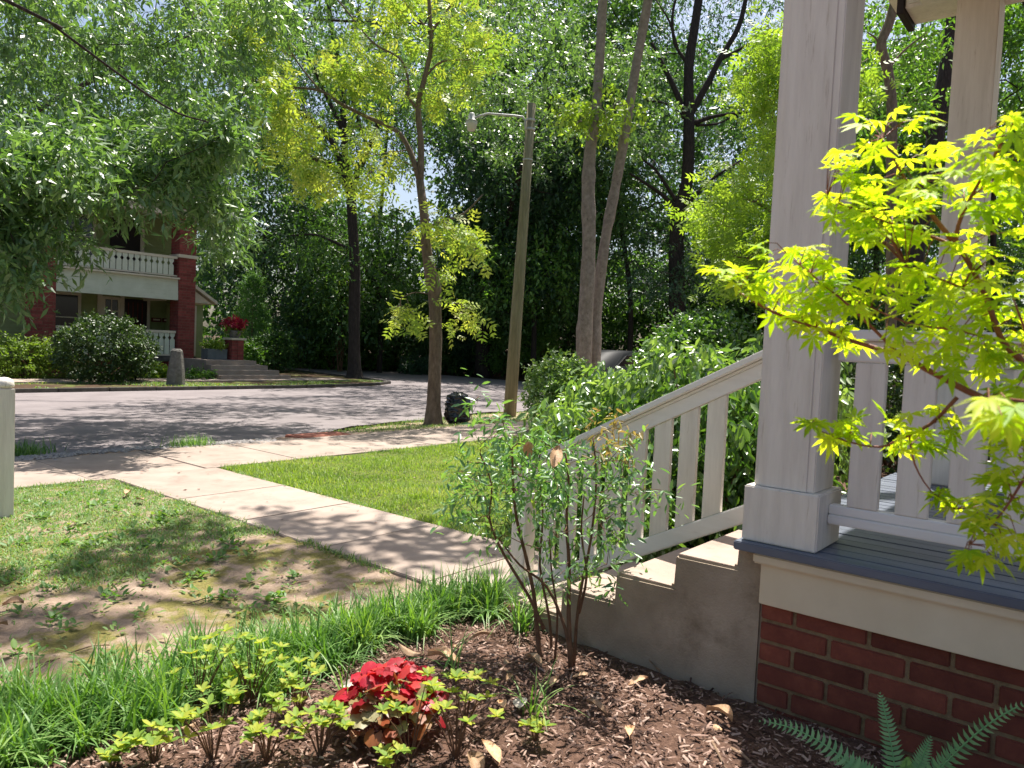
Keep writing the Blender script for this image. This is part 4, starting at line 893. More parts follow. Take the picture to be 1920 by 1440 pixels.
# near side, behind the stair railing
c = P3(1052, 668, 12.0); shrub('airy_shrub', (c[0], c[1], .8), (.5, .5, .6), 'airy light green shrub just right of the lamp pole foot', 'shrub_pl', 190, .06, rad=.12, tw=8, per=7, tl=.16)
c = P3(1330, 625, 9.0); shrub('dense_shrub', (c[0], c[1], 1.0), (.95, .8, 1.0), 'dense glossy shrub rising beyond the stair handrail, beside the column', 'shrub_gl', 560, .055, rad=.13, tw=9, per=8, tl=.14, shell=.8)
for (px, py, dd, r, lab, nn) in ((1165, 770, 6.2, (.52, .5, .42), 'drooping-leaved shrub with pale shiny leaves left of the handrail', 150), (1275, 745, 5.6, (.5, .5, .48), 'drooping-leaved shrub showing over the middle of the handrail', 130),
                             (1060, 830, 5.6, (.42, .42, .38), 'arching narrow-leaved shrub at the lower end of the handrail', 100), (1330, 850, 4.9, (.6, .7, .62), 'leafy laurel seen through the upper balusters', 170), (1200, 930, 4.9, (.6, .6, .45), 'low laurel seen through the lower balusters', 120), (1440, 800, 5.4, (.7, .7, .7), 'laurel behind the far side of the near column', 130)):
    c = P3(px, py, dd); shrub('laurel_shrub', c, r, lab, 'shrub_pl' if nn in (150, 130, 100) else 'shrub_gl', nn, .075, T_OVAL, rad=.13, tw=6, per=6, tl=.2, droop=.8, group='laurels behind the stair railing', width=.8, shell=.35)
c = P3(1700, 800, 9.5); shrub('hedge_shrub', (c[0], c[1], .9), (1.6, 1.0, 1.0), 'dark evergreen hedge seen through the porch railing', 'bush_dk', 300, .07, rad=.18, shell=.7)
c = P3(1900, 700, 10.5); shrub('hedge_shrub', (c[0], c[1], .9), (1.6, 1.2, 1.1), 'evergreen hedge beyond the right end of the porch', 'bush_dk', 220, .07, rad=.18, shell=.7)

# ------------------------------------------------------------------ GRASSES
def blades(name, base, Ls, lean, wd, m, segs=3, label=None, cat=None, rn=None, parent=None, kind='stuff', stiff=.5):
    n = len(base); az = RS.random(n)*2*pi; hd = np.stack([np.cos(az), np.sin(az), 0*az], -1)
    up = np.array([0, 0, 1.0]); side = np.stack([-np.sin(az), np.cos(az), 0*az], -1); rows = []
    for k in range(segs+1):
        t = k/segs; ang = lean*(.35+t*stiff*2)*.9
        off = hd*(Ls*t*np.sin(ang))[:, None]+up*(Ls*t*np.cos(ang))[:, None]
        wv = wd*(1-t**2)*.5+.0002
        rows += [base+off-side*np.asarray(wv)[..., None] if np.ndim(wv) else base+off-side*wv, base+off+side*np.asarray(wv)[..., None] if np.ndim(wv) else base+off+side*wv]
    V = np.stack(rows, 1); k = V.shape[1]
    if parent is not None: V = V-np.array(parent.location)
    me = bpy.data.meshes.new(name); me.vertices.add(n*k); me.vertices.foreach_set('co', V.astype(np.float32).ravel())
    f = np.array([(2*i, 2*i+1, 2*i+3, 2*i+2) for i in range(segs)]); li = (np.arange(n)[:, None, None]*k+f[None]).astype(np.int32)
    me.loops.add(li.size); me.loops.foreach_set('vertex_index', li.ravel()); me.polygons.add(n*segs); me.polygons.foreach_set('loop_start', np.arange(0, n*segs*4, 4, dtype=np.int32)); me.update(calc_edges=True)
    a = me.attributes.new('rnd', 'FLOAT', 'FACE'); a.data.foreach_set('value', np.repeat(np.clip(RS.random(n) if rn is None else rn, 0, 1), segs).astype(np.float32))
    me.materials.append(M[m]); o = link(bpy.data.objects.new(name, me), parent)
    if label: tag(o, label, cat)
    if kind: o['kind'] = kind
    return o
def withz(xy): return np.column_stack([xy, gz(xy[:, 0], xy[:, 1])])
# liriope border
ctl = np.array([(.3, 3.02), (.9, 2.85), (1.4, 2.72), (1.9, 2.62), (2.4, 2.58), (2.85, 2.52)])
cl = []
for i in range(150):
    t = random.random(); x = .1+2.75*t; y = np.interp(x, ctl[:, 0], ctl[:, 1])+random.gauss(0, .10)-.09; cl.append((x, y))
for i in range(40): cl.append((random.uniform(.1, 1.3), random.uniform(2.35, 2.75)))
cl = np.array(cl); idx = RS.integers(0, len(cl), 8800); xy = cl[idx]+RS.normal(size=(8800, 2))*.028
blades('liriope_border', withz(xy), .11+.15*RS.random(len(xy)), .2+1.1*RS.random(len(xy))**1.2, .009, 'lir', 5, 'dense strap-leaved liriope edging between the yard and the mulch bed', 'border plant', .5*RS.random(len(cl))[idx]+.5*RS.random(len(xy)))
for (px, py, nn, lab) in ((1000, 1160, 60, 'arching liriope clump nearest the bottom step'), (975, 1185, 50, 'liriope clump hanging over the mulch in front of the newel post'), (925, 1140, 90, 'tall liriope clump against the newel post'), (1075, 1140, 50, 'dark liriope clump tucked under the bottom step'),
                      (1000, 1345, 18, 'small liriope tuft beside the whitish dead leaf'), (845, 1262, 10, 'tiny liriope tuft alone in the mulch'), (655, 1330, 16, 'tall thin grass tuft left of the red leaves')):
    g = G(px, py); xy = np.array(g[:2])+RS.normal(size=(nn, 2))*.02
    t = thing('liriope_clump', g, lab, 'grass clump', 'single liriope clumps'); blades('blades', withz(xy), (.12 if nn < 20 else .2)+.14*RS.random(nn), .3+.9*RS.random(nn), .0065, 'lir', 5, parent=t, kind=None)
# grass tuft by the road
g = onz(357, 840, .12); n = 420; xy = g[:2]+RS.normal(size=(n, 2))*np.array([.13, .09]); t = thing('verge_tuft', g, 'dark green grass tuft growing at the road edge past the walkway', 'grass tuft')
blades('blades', np.column_stack([xy, np.full(n, g[2]-.02)]), .1+.13*RS.random(n), .2+.8*RS.random(n), .009, 'lir', 4, parent=t, kind=None)
g = onz(40, 850, .12); n = 300; xy = g[:2]+RS.normal(size=(n, 2))*np.array([.14, .09]); t = thing('verge_tuft', g, 'grass tuft at the road edge just right of the white post', 'grass tuft')
blades('blades', np.column_stack([xy, np.full(n, g[2]-.02)]), .1+.1*RS.random(n), .2+.8*RS.random(n), .009, 'lir', 4, parent=t, kind=None)
# lawn beyond the walk
n = 90000; xy = np.column_stack([3.96+RS.random(n)**1.2*6.5, 2.7+RS.random(n)*4.22]); keep = xy[:, 1]+.12*np.sin(xy[:, 0]*5) > 2.9+.0*xy[:, 0]; xy = xy[keep]
cn = np.sin(xy[:, 0]*2.3)*np.cos(xy[:, 1]*3.1+1)
hv = .75+.45*np.sin(xy[:, 0]*3.7+np.cos(xy[:, 1]*4.3)*2)*np.sin(xy[:, 1]*5.1+xy[:, 0]*1.3)
blades('lawn_grass', withz(xy), hv*(.030+.042*RS.random(len(xy))), .2+.7*RS.random(len(xy)), .006, 'grass', 2, 'bright green lawn grass between walkway and stair railing', 'grass', .25+.22*cn*np.sin(xy[:, 1]*6+xy[:, 0]*9)+.15*cn+.6*RS.random(len(xy))**1.8)
# patchy yard
def patch(x, y): return np.sin(x*4.1+y*1.7)+np.sin(x*2.3-y*3.9+2)+.8*np.sin(x*9+y*7)+.6*np.sin(y*13-x*5)
n = 100000; xy = np.column_stack([-.2+RS.random(n)*3.12, 2.9+RS.random(n)*4.05]); dn = smooth(3.6, 5.0, xy[:, 1]); keep = (patch(xy[:, 0], xy[:, 1])*.42+2.4*dn-1.15) > RS.random(n)*1.0-.1
keep |= (RS.random(n) < .02); xy = xy[keep]
blades('yard_grass', withz(xy), .012+.03*RS.random(len(xy)), .5+.9*RS.random(len(xy)), .006, 'grass2', 2, 'thin patchy weedy grass over bare soil left of the walkway', 'grass', .25+.6*RS.random(len(xy)))
# clumps of weed in the yard
C = []
for px, py in [(95, 1060), (150, 1085), (280, 1095), (310, 1060), (345, 1060), (400, 1050), (425, 1035), (470, 1080), (35, 1075), (110, 1050), (90, 1110), (110, 1145), (225, 1125), (215, 1120), (270, 1155), (225, 1185), (125, 1180), (70, 1240), (65, 1225), (515, 1125), (600, 1140), (620, 1142), (440, 1120), (690, 1100), (300, 975), (340, 985), (60, 1010), (200, 1010), (150, 985), (20, 1110), (390, 1125), (180, 1150), (560, 1150), (480, 1150)]:
    C.append(G(px, py)+np.array([0, 0, .008]))
C += [np.array([x, y, float(gz(x, y))+.008]) for x, y in zip(RS.random(170)*2.75, 3.0+RS.random(170)*3.6)]
C = np.array(C); P = []; D = []; N = []; S = []; rn = []
for c in C:
    k = random.randint(8, 22); a = RS.random(k)*2*pi; s = random.uniform(.025, .055); v = RS.random()
    el = RS.random(k)*.9; d_ = np.stack([np.cos(a)*np.cos(el), np.sin(a)*np.cos(el), np.sin(el)], -1); P.append(c+d_*.012+RS.normal(size=(k, 3))*np.array([.03, .03, .0])); D.append(d_); N.append(unit(np.tile([0, 0, 1.], (k, 1))+rdir(k)*.3)); S.append(s*(.6+.6*RS.random(k))); rn.append(np.clip(v*.6+.3*RS.random(k), 0, 1))
o = leaves('weeds', np.concatenate(P), np.concatenate(D), np.concatenate(N), np.concatenate(S), np.concatenate(rn), T_OVAL, 'grass2'); tag(o, 'small leafy weeds dotted over the bare yard soil', 'weeds', kind='stuff')
# verge grass near the bag and far verges
n = 26000; xy = np.column_stack([5.5+RS.random(n)*10, 8.42+RS.random(n)*2.1]); keep = (RS.random(n) < .75*smooth(6.6, 8.2, xy[:, 0])) & (xy[:, 1] < near_y(xy[:, 0])+.1); xy = xy[keep]
blades('verge_grass', withz(xy)+np.array([0, 0, -.01]), .03+.04*RS.random(len(xy)), .3+.8*RS.random(len(xy)), .008, 'grass2', 2, 'short rough grass on the verge around the slim tree', 'grass')
n = 9000; xy = np.column_stack([7+RS.random(n)*13, 20.4+RS.random(n)*2.5]); keep = (np.sin(xy[:, 0]*1.3)+np.sin(xy[:, 1]*2+xy[:, 0]*.7) > -.2) & (xy[:, 1] > kerb_y(xy[:, 0])+.3); xy = xy[keep]
blades('far_verge_grass', np.column_stack([xy, np.full(len(xy), -.085)]), .04+.05*RS.random(len(xy)), .3+.8*RS.random(len(xy)), .02, 'grass2', 2, 'thin mossy grass on the far verge round the stone post', 'grass')

# edges of the paving: creeping grass, and small litter
n = 5200; t_ = RS.random(n); e_ = RS.integers(0, 4, n); jx = RS.normal(size=n)*.022
X_ = np.where(e_ == 0, 2.925+jx, np.where(e_ == 1, 3.945+jx, np.where(e_ == 2, -1+3.9*t_, 3.98+7*t_))); Y_ = np.where(e_ < 2, 2.9+4.0*t_, 6.955+jx)
kp = (np.sin(X_*7+Y_*5)+np.sin(Y_*11+X_*3)) > -.5; xy = np.column_stack([X_, Y_])[kp]
blades('edge_grass', withz(xy), .03+.035*RS.random(len(xy)), .4+.9*RS.random(len(xy)), .006, 'grass2', 2, 'short grass creeping over the edges of the paving', 'grass')
n = 420; xy = np.column_stack([RS.random(n)*8-.2, 2.9+RS.random(n)*6.5]); zz = np.where(((xy[:, 0] > 2.94) & (xy[:, 0] < 3.93)) | (xy[:, 1] > 6.98), .172, gz(xy[:, 0], xy[:, 1])+.012); zz = np.where(xy[:, 1] > 8.4, gz(xy[:, 0], xy[:, 1])+.01, zz)
a = RS.random(n)*2*pi; o = leaves('leaf_litter', np.column_stack([xy, zz]), np.stack([np.cos(a), np.sin(a), a*0], -1), unit(rdir(n)*.3+np.array([0, 0, 1.])), .012+.03*RS.random(n)**2, RS.random(n), T_QUAD, 'chip'); tag(o, 'scattered bits of dry leaf on walk, yard and verge', 'litter', kind='stuff')
# mulch chips
n = 26000; xy = np.column_stack([-.1+RS.random(n)*2.76, .5+RS.random(n)*2.15]); Pm = withz(xy)+np.array([0, 0, .004])+RS.random((n, 1))*np.array([0, 0, .014])
a = RS.random(n)*2*pi; D = np.stack([np.cos(a), np.sin(a), RS.normal(size=n)*.22], -1); N = unit(rdir(n)*.6+np.array([0, 0, 1.])); 
T_CHIP = (np.array([(-.11, 0, 0), (.12, .04, 0), (.09, 1, .02), (-.13, .93, 0), (-.02, .5, .12)]), [(0, 1, 4), (1, 2, 4), (2, 3, 4), (3, 0, 4)])
o = leaves('mulch_chips', Pm, D, N, .008+.030*RS.random(n)**1.9, RS.random(n)**1.3, T_CHIP, 'chip'); tag(o, 'shredded brown bark mulch covering the planting bed', 'mulch', kind='stuff')
n = 3000; xy = np.column_stack([3.5+RS.random(n)*2.2, .9+RS.random(n)*2.2]); a = RS.random(n)*2*pi
o = leaves('mulch_chips', withz(xy)+np.array([0, 0, .008]), np.stack([np.cos(a), np.sin(a), a*0], -1), unit(rdir(n)*.5+np.array([0, 0, 1.])), .02+.03*RS.random(n), RS.random(n), T_CHIP, 'chip'); tag(o, 'brown mulch under the shrubs beyond the steps', 'mulch', kind='stuff')

# ------------------------------------------------------------------ PLANTS OF THE BED
def rot_to(d, nrm):
    d = Vector(d).normalized(); x = d.cross(Vector(nrm)).normalized(); z = x.cross(d); return Matrix((x, d, z)).transposed().to_4x4()
def leaf_meshes(name, tmpl, m, k, width=1., sub=1):
    out = []
    for i in range(k):
        tv, tf = tmpl; v = tv.copy(); v[:, 0] *= width; v[:, 2] += RS.normal(size=len(v))*.02
        me = bpy.data.meshes.new(name); me.from_pydata(v.tolist(), [], [list(f) for f in tf]); a = me.attributes.new('rnd', 'FLOAT', 'FACE'); a.data.foreach_set('value', np.full(len(tf), (i+.5)/k, dtype=np.float32))
        me.materials.append(M[m]); me.polygons.foreach_set('use_smooth', [True]*len(me.polygons)); out.append(me)
    return out
def put_leaf(par, me, p, d, nrm, s, name='leaf'):
    o = bpy.data.objects.new(name, me); link(o, par); loc = Vector([float(c) for c in p])-Vector(par.location)
    o.matrix_local = Matrix.Translation(loc) @ rot_to(d, nrm) @ Matrix.Scale(s, 4); return o

# heuchera
g = G(738, 1368); g0 = G(740, 1385); hc = thing('coral_bells', g, 'clump of crimson lobed leaves fading to tan below, in the mulch', 'plant')
def tmpl_round():
    vs = [(0, .42, .03)]; n = 14
    for i in range(n):
        a = 2*pi*i/n+pi; r = .5*(1+.10*(i % 2)) if i else .14
        vs.append((sin(a)*r, .42+cos(a)*r*.95, -.07*(1 if i % 2 else -.3)))
    return np.array(vs), [(0, 1+i, 1+(i+1) % n) for i in range(n)]
TR_ = tmpl_round(); rm_ = leaf_meshes('leaf', TR_, 'red', 6); tm_ = leaf_meshes('leaf', TR_, 'redtan', 6)
mbs = MB(); cx, cy = g[0], g[1]
for i in range(165):
    a = random.uniform(0, 2*pi); rr = .185*sqrt(random.random()); h = .17*(1-(rr/.21)**2)+random.uniform(0, .03)+.02
    p = np.array([cx+rr*cos(a), cy+rr*sin(a), g[2]+h]); od = np.array([cos(a), sin(a), .15-rr*3.2])
    # clump is redder on the side away from the viewer
    back = (p[:2]-np.array([cx, cy]))@_h[:2]
    red = back > -.075+random.gauss(0, .025) and h > .03
    nr_v = unit(np.array([cos(a)*rr*5, sin(a)*rr*5, 1.0])+RS.normal(size=3)*.35)
    put_leaf(hc, random.choice(rm_ if red else tm_), p-od*.02, od+RS.normal(size=3)*.2, nr_v, random.uniform(.040, .064))
    mbs.tube([(cx+.2*(p[0]-cx), cy+.2*(p[1]-cy), g[2]), tuple((p+np.array([cx, cy, g[2]+.05]))/2), tuple(p-od*.02)], .0012, 3, False)
mbs.build('stems', 'stem_red', hc)['kind'] = 'stuff'

# azalea seedlings
az_me = leaf_meshes('leaf', T_OVAL, 'azal', 6, .95)
az = [(372, 1330, .20, 7, 'leggy azalea with pale leaves at the front of the liriope edging'), (470, 1325, .17, 8, 'yellow-tipped azalea leaning on the liriope edging'), (560, 1345, .12, 7, 'spreading yellow-green azalea left of the crimson leaves'), (600, 1420, .10, 8, 'low azalea with light green whorls below the crimson clump, left side'),
      (500, 1428, .12, 9, 'bushy little azalea at the bottom edge, left of centre'), (400, 1432, .14, 7, 'azalea with red-brown stem at the bottom, beside the big dead leaf'), (290, 1436, .07, 6, 'pale azalea shoots in the bottom left mulch'), (210, 1445, .05, 5, 'broad pale shoots at the bottom left under the liriope'),
      (768, 1425, .19, 9, 'azalea standing in front of the crimson leaves'), (855, 1425, .17, 10, 'tall azalea just right of the crimson leaves'), (872, 1360, .12, 6, 'slender azalea sprig behind the tall one by the crimson leaves'), (1003, 1392, .045, 5, 'single small azalea rosette alone in the right mulch'), (735, 1450, .05, 5, 'bright azalea rosette at the bottom centre edge')]
for (px, py, hgt, k, lab) in az:
    hgt *= 1.3; k = int(k*(1.9 if px < 650 else 1.1)); g = G(px, py); t = thing('azalea_seedling', g, lab, 'azalea', 'young azaleas in the mulch bed'); mb = MB()
    for i in range(k):
        a = random.uniform(0, 2*pi); sp = hgt*random.uniform(.1, .55)+.01; e = g+np.array([cos(a)*sp, sin(a)*sp, hgt*random.uniform(.45, 1.05)+.012])
        mb.tube([g-np.array([0, 0, .01]), (g+e)/2+np.array([0, 0, .02]), e], [.0028, .002, .0012], 5, False)
        b0 = random.uniform(0, 6.3); nl = random.randint(5, 8)
        for j in range(nl):
            b = b0+2*pi*j/nl; el = random.uniform(.05, .7); put_leaf(t, random.choice(az_me), e, (cos(b), sin(b), el), (-cos(b)*el, -sin(b)*el, 1), random.uniform(.024, .042))
    mb.build('stems', 'stem_br', t, 0, True)

# nandina
gA = G(1013, 1238); gB = G(1070, 1256); dA = float((gA-CAM)@FW); dB = float((gB-CAM)@FW)
nd = thing('nandina_shrub', (gA+gB)/2, 'multi-stemmed nandina with fine blue-green leaves before the steps', 'shrub')
mb = MB(); L = []
for lst, d, r0, r1 in (([(1013, 1245), (1006, 1170), (1000, 1110), (985, 1040), (968, 970), (962, 900), (960, 840)], dA, .012, .004), ([(1070, 1260), (1066, 1150), (1067, 1060), (1062, 980), (1066, 900), (1060, 850)], dB, .011, .004), ([(1075, 1255), (1085, 1130), (1108, 1010), (1118, 900), (1112, 820)], dB+.05, .008, .003),
                   ([(1020, 1180), (990, 1115), (945, 1040), (918, 975), (922, 910), (900, 850)], dA-.05, .008, .003), ([(1035, 1245), (1030, 1160), (1012, 1060), (1018, 970), (1010, 880), (1020, 810)], dA+.1, .007, .003), ([(1070, 1250), (1060, 1180), (1025, 1100), (975, 1060), (935, 1010)], dB, .009, .003),
                   ([(1085, 1150), (1100, 1080), (1090, 1000), (1095, 930)], dB+.1, .007, .003), ([(1040, 1240), (1045, 1150), (1035, 1080), (1030, 1000)], dA, .006, .003)):
    ml = MB(); L.append(limb(ml, pix(lst, d), r0, r1, 7, 3)); ml.build('stem', 'stem_br', nd, 0, True)
C = np.concatenate([polyin(nn, p, 2.75, 3.35) for nn, p in ((34, [(830, 880), (900, 830), (960, 850), (950, 980), (880, 990), (835, 950)]), (44, [(890, 800), (1000, 780), (1060, 830), (1040, 900), (940, 900), (880, 850)]), (34, [(940, 880), (1060, 880), (1070, 960), (960, 970)]),
      (30, [(1040, 820), (1190, 830), (1200, 880), (1120, 920), (1050, 900)]), (22, [(1060, 900), (1150, 920), (1190, 980), (1180, 1040), (1090, 1000)]), (9, [(1180, 900), (1250, 880), (1240, 960), (1190, 940)]), (14, [(910, 980), (1100, 980), (1080, 1080), (930, 1060)]), (7, [(1040, 1060), (1160, 1040), (1150, 1110), (1060, 1100)]), (8, [(880, 740), (940, 745), (960, 800), (900, 800)]))])
twigs_to(mb, L, C, .8, .0022, 4); mb.build('twigs', 'stem_br', nd, 0, True)['kind'] = 'stuff'
P, D, N, S, rn = sprays(C[RS.random(len(C)) < .8], .05, 4, 4, .085, .040, .25, .8, .6, .8); leaves('foliage', P, D, N, S, rn*.9, T_OVAL, 'nand', nd, None, .62)
C = polyin(9, [(1060, 800), (1160, 790), (1200, 830), (1180, 860), (1080, 840)], 2.8, 3.1)
P, D, N, S, rn = sprays(C, .05, 3, 5, .08, .038, .1); leaves('young_foliage', P, D, N, S, rn, T_OVAL, 'nandred', nd, None, .5)

# dead leaves
def dead_mesh(m, curl, asp):
    V = []; Fc = []; nx, ny = 5, 8
    for i in range(ny+1):
        t = i/ny; wv = asp*sin(pi*min(1, t*1.02))**.7*.5+.004
        for j in range(nx):
            s = (j/(nx-1)-.5)*2; V.append((s*wv, t, curl*(s*s)*.16+.12*curl*sin(t*pi*1.3)+random.gauss(0, .008)))
    for i in range(ny):
        for j in range(nx-1): a = i*nx+j; Fc.append((a, a+1, a+nx+1, a+nx))
    me = bpy.data.meshes.new('fallen_leaf'); me.from_pydata(V, [], Fc); me.polygons.foreach_set('use_smooth', [True]*len(me.polygons)); me.materials.append(M[m]); return me
dm = [dead_mesh('dead', c, a) for c, a in ((.6, .42), (1.1, .5), (-.7, .38), (.9, .34))]; dw = dead_mesh('deadw', .5, .6)
dl = [(15, 1182, .12, 'large orange-brown dead leaf at the left edge of the bare yard'), (800, 1243, .095, 'curled brown leaf with a pale rim above the crimson leaves'), (790, 1236, .07, 'narrow dead leaf lying over the curled brown one'), (888, 1208, .06, 'pale dead leaf among the mulch below the liriope corner'), (868, 1232, .04, 'small tan leaf scrap right of the curled brown leaf'),
      (985, 1245, .06, 'upright tan leaf at the foot of the nandina stems'), (960, 1260, .05, 'papery tan leaf scrap left of the nandina base'), (957, 1280, .04, 'bleached leaf scrap just below the papery one'), (978, 1325, .055, 'whitish bleached leaf in the middle of the mulch'), (945, 1347, .045, 'light orange leaf scrap left of the whitish leaf'),
      (1006, 1333, .04, 'round tan leaf touching the right of the whitish leaf'), (1098, 1330, .06, 'ragged tan leaf in the mulch right of centre'), (1108, 1280, .05, 'dappled leaf near a small green seedling below the nandina'), (1047, 1285, .04, 'pointed tan leaf standing below the nandina stems'), (1195, 1240, .08, 'long dusky leaf lying by the stair wall'),
      (1212, 1252, .05, 'orange leaf just below the long dusky leaf'), (1215, 1285, .06, 'dark folded leaf in front of the stair wall'), (1372, 1368, .075, 'bright tan leaf pair by the brick wall foot'), (1348, 1378, .05, 'small tan leaf left of the bright one by the brick wall'), (1180, 1402, .06, 'light tan leaf low in the right mulch'),
      (902, 1408, .085, 'long cream leaf right of the tall azalea'), (880, 1432, .07, 'orange-brown leaf at the bottom edge below the cream leaf'), (367, 1368, .10, 'broad brown leaf stuck in the liriope near the bottom left'), (640, 1300, .09, 'pale grey elliptical leaf left of the crimson clump'), (545, 1385, .05, 'rusty leaf under the left azaleas'),
      (660, 1412, .06, 'crumpled orange leaf below the crimson clump'), (30, 1425, .07, 'orange-brown leaf in the bottom left liriope'), (245, 930, .10, 'brown leaf on the grass near the far end of the walkway'), (256, 944, .08, 'second brown leaf lying against the one by the walkway'), (45, 1142, .06, 'reddish leaf in the grass near the left edge'), (1395, 1302, .06, 'leaf wedged at the corner of stair wall and bricks'), (1370, 1290, .05, 'golden leaf by the foot of the stair wall')]
for i, (px, py, s, lab) in enumerate(dl):
    g = G(px, py)+np.array([0, 0, .026]); me = dw if i in (8, 23) else dm[i % 4]
    o = bpy.data.objects.new('fallen_leaf', me); link(o); o.location = g; a = random.uniform(0, 6.28)
    o.rotation_euler = (random.uniform(-.25, .25), random.uniform(-.35, .35), a); o.scale = (s*1.5,)*3; tag(o, lab, 'fallen leaf', 'dead leaves lying about the bed and yard')
for (px, py, d, s, lab) in ((995, 862, 2.8, .10, 'brown dead leaf caught high in the nandina foliage'), (1035, 880, 2.8, .11, 'pointed brown leaf caught in the nandina above the stems')):
    o = bpy.data.objects.new('caught_leaf', dm[0]); link(o); o.location = at(px, py, d); o.rotation_euler = (.9, .3, 2.4 if px < 1000 else 5.4); o.scale = (s,)*3; tag(o, lab, 'fallen leaf')
for i, (a, b, lab) in enumerate((((1335, 1395), (1362, 1450), 'thick broken twig at the bottom right of the mulch'), ((1370, 1408), (1425, 1450), 'tan twig leaning beside the thick broken one'), ((55, 1262), (112, 1238), 'curved thin stick on the bare soil at the left'), ((350, 1135), (420, 1122), 'pale stick lying on the mossy soil'), ((540, 1102), (580, 1092), 'dark twig on the shaded soil near the walkway'), ((130, 1228), (205, 1212), 'thin bent stick near the liriope edge'))):
    p, q = G(*a), G(*b); mb = MB(); o0 = thing('stick', p, lab, 'stick'); mb.tube([p+np.array([0, 0, .008]), (p+q)/2+np.array([.01, .012, .014]), q+np.array([0, 0, .008])], [.006 if i < 2 else .0035, .005 if i < 2 else .003, .003], 6); mb.build('twig', 'twig', o0, 0, True)

# fern
fb = at(1690, 1535, 2.12); fn = thing('fern', fb, 'green fern growing against the foot of the brick wall', 'fern')
for (tx, ty, td, bend) in ((1425, 1352, 2.35, .25), (1650, 1300, 2.25, .12), (1925, 1318, 2.05, .2), (1745, 1382, 2.2, .05), (1800, 1395, 2.25, .05), (1560, 1425, 2.3, .2), (1700, 1420, 2.05, .1)):
    tip = at(tx, ty, td); n = 26; mb = MB(); pts = []
    mid = (fb+tip)/2+np.array([0, 0, bend*.5])
    for i in range(n+1):
        t = i/n; pts.append((1-t)**2*fb+2*t*(1-t)*mid+t*t*tip)
    mb.tube(pts[::3], [.002]*len(pts[::3]), 4, False)
    for i in range(3, n+1):
        t = i/n; T = unit(pts[i]-pts[i-1]); sd_ = unit(np.cross(T, -FW+np.array([0, 0, .5]))); L = .044*(1-t)**.6*min(1, t*5)+.004
        for s in (-1, 1):
            nrm = np.cross(T, sd_); d = unit(sd_*s+T*.25+nrm*.12*s*0); b = pts[i]; wv = T*L*.11+T*.002
            mb.add([b-wv*.8, b+d*L*.5-wv, b+d*L+T*.004, b+d*L*.5+wv*.7, b+wv*.8], [(0, 1, 3, 4), (1, 2, 3)], random.random())
    mb.build('frond', 'fern', fn, rnd=True)

# ------------------------------------------------------------------ JAPANESE MAPLE (nearest)
rootp = np.array([1.75, -.55, .2]); jm = thing('japanese_maple', rootp, 'japanese maple with glowing lime green leaves at the right edge', 'maple tree')
mb = MB(); L = []
main = [at(2150, 900, 1.12), at(1980, 790, 1.12)]
for lst, r0, r1 in (([rootp, rootp+np.array([0, 0, .5]), at(2200, 950, 1.2), at(2020, 810, 1.12), at(1920, 775, 1.1)], .016, .007), ([(1920, 775, 1.1), (1840, 745, 1.14), (1760, 705, 1.18), (1690, 668, 1.2), (1600, 640, 1.24), (1530, 615, 1.26), (1450, 585, 1.28), (1385, 548, 1.3)], .0062, .002),
                    ([(2020, 810, 1.12), (1940, 700, 1.12), (1880, 640, 1.13), (1850, 560, 1.15), (1815, 490, 1.16), (1785, 450, 1.17)], .0055, .0035), ([(1785, 450, 1.17), (1745, 400, 1.18), (1700, 340, 1.2), (1655, 260, 1.22)], .0045, .0015), ([(1790, 460, 1.17), (1805, 400, 1.16), (1860, 300, 1.1), (1900, 230, 1.05)], .004, .0015),
                    ([(1800, 475, 1.16), (1770, 452, 1.2), (1700, 430, 1.22), (1620, 400, 1.24), (1550, 372, 1.26)], .0035, .001), ([(1795, 745, 1.15), (1745, 795, 1.17), (1690, 822, 1.18), (1650, 838, 1.2), (1590, 828, 1.22), (1530, 805, 1.24)], .0032, .001), ([(1705, 815, 1.18), (1715, 870, 1.18), (1745, 920, 1.17), (1790, 955, 1.15)], .002, .0008),
                    ([(1690, 668, 1.2), (1600, 580, 1.2), (1540, 530, 1.22), (1480, 480, 1.24)], .003, .001), ([(1880, 640, 1.13), (1800, 620, 1.12), (1700, 605, 1.12), (1600, 560, 1.15)], .003, .001), ([(1980, 800, 1.08), (1930, 880, 1.05), (1880, 960, 1.05), (1820, 1020, 1.06)], .003, .001), ([(1850, 560, 1.15), (1780, 530, 1.14), (1700, 500, 1.15)], .003, .001), ([(1960, 700, 1.05), (1930, 640, .98), (1900, 560, .95)], .004, .001),
                    ([(1960, 760, .9), (1900, 750, .85), (1850, 745, .82)], .003, .001)):
    q = [p if len(p) == 3 and isinstance(p, np.ndarray) else at(*p) for p in lst]; ml = MB(); L.append(limb(ml, q, r0, r1, 7, 3)); ml.build('branch', 'stem_red', jm, 0, True)
mbt = mb
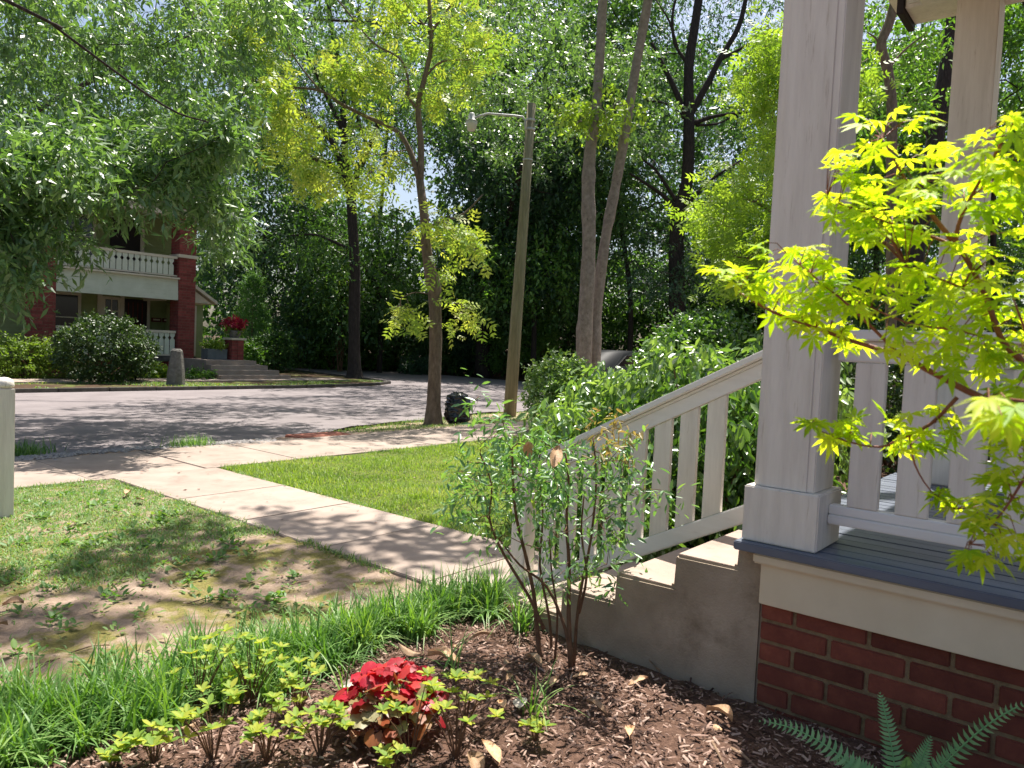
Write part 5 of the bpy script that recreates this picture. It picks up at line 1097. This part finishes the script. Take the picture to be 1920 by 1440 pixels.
areas = [(46, [(1540, 290), (1600, 210), (1730, 200), (1760, 280), (1720, 420), (1600, 470), (1530, 380)], 1.17, 1.28), (18, [(1780, 280), (1920, 200), (1940, 300), (1850, 330)], 1.0, 1.15), (70, [(1600, 380), (1780, 300), (1930, 300), (1930, 520), (1800, 560), (1660, 500)], 1.08, 1.24),
         (36, [(1420, 450), (1520, 460), (1640, 540), (1600, 600), (1480, 560)], 1.2, 1.28), (36, [(1320, 500), (1420, 500), (1540, 580), (1640, 650), (1560, 650), (1420, 580)], 1.22, 1.32), (84, [(1560, 540), (1700, 500), (1940, 540), (1940, 700), (1800, 700), (1640, 660)], 1.06, 1.24),
         (10, [(1510, 790), (1620, 780), (1640, 820), (1560, 835)], 1.2, 1.26), (18, [(1650, 780), (1800, 740), (1780, 860), (1680, 850)], 1.15, 1.22), (6, [(1740, 900), (1810, 930), (1820, 965), (1760, 950)], 1.14, 1.18), (30, [(1840, 740), (1940, 700), (1940, 840), (1860, 850)], 1.0, 1.15), (36, [(1860, 860), (1940, 850), (1940, 1080), (1800, 1050), (1810, 1000)], .98, 1.12), (8, [(1830, 740), (1930, 740), (1930, 800), (1850, 800)], .74, .84), (10, [(1520, 370), (1620, 340), (1620, 400), (1540, 400)], 1.24, 1.28)]
mm = []
for i in range(8):
    tv, tf = tmpl_palm(7 if i % 3 else 5, .10+.04*(i % 3), .10+.05*(i % 4)); mm += leaf_meshes('leaf', (tv, tf), 'maple', 1)
    a_ = mm[-1].attributes['rnd']; a_.data.foreach_set('value', np.full(len(tf), (i+.5)/8, dtype=np.float32))
LL = np.array([p for l in L for p in l]); allp = []
for nn, poly, d0, d1 in areas:
    for p in polyin(int(nn*1.8), poly, d0, d1): allp.append((p, (p-CAM)@FW))
random.shuffle(allp); rest = []
for i, (p, dd) in enumerate(allp):
    b = LL[np.argmin(np.linalg.norm(LL-p, axis=1))]; o_ = p-b; dist = np.linalg.norm(o_)
    if dist > .02 and random.random() < .4: mbt.tube([b, (b+p)/2+np.array([0, 0, .01]), p], [.0012, .0008, .0005], 3, False)
    dr = unit(o_+RS.normal(size=3)*.03+np.array([0, 0, -.02])); dr[2] = dr[2]*.5-.18; nv = unit(np.array([0, 0, 1.])+RS.normal(size=3)*.26); s = random.uniform(.025, .045)
    if i < 300: put_leaf(jm, mm[random.randrange(8)], p, dr, nv, s)
    else: rest.append((p, dr, nv, s))
if rest: leaves('small_leaves', np.array([r[0] for r in rest]), np.array([r[1] for r in rest]), np.array([r[2] for r in rest]), np.array([r[3] for r in rest]), RS.random(len(rest)), T_PALM, 'maple', jm, 'stuff')
mbt.build('twigs', 'stem_red', jm, 0, True)['kind'] = 'stuff'
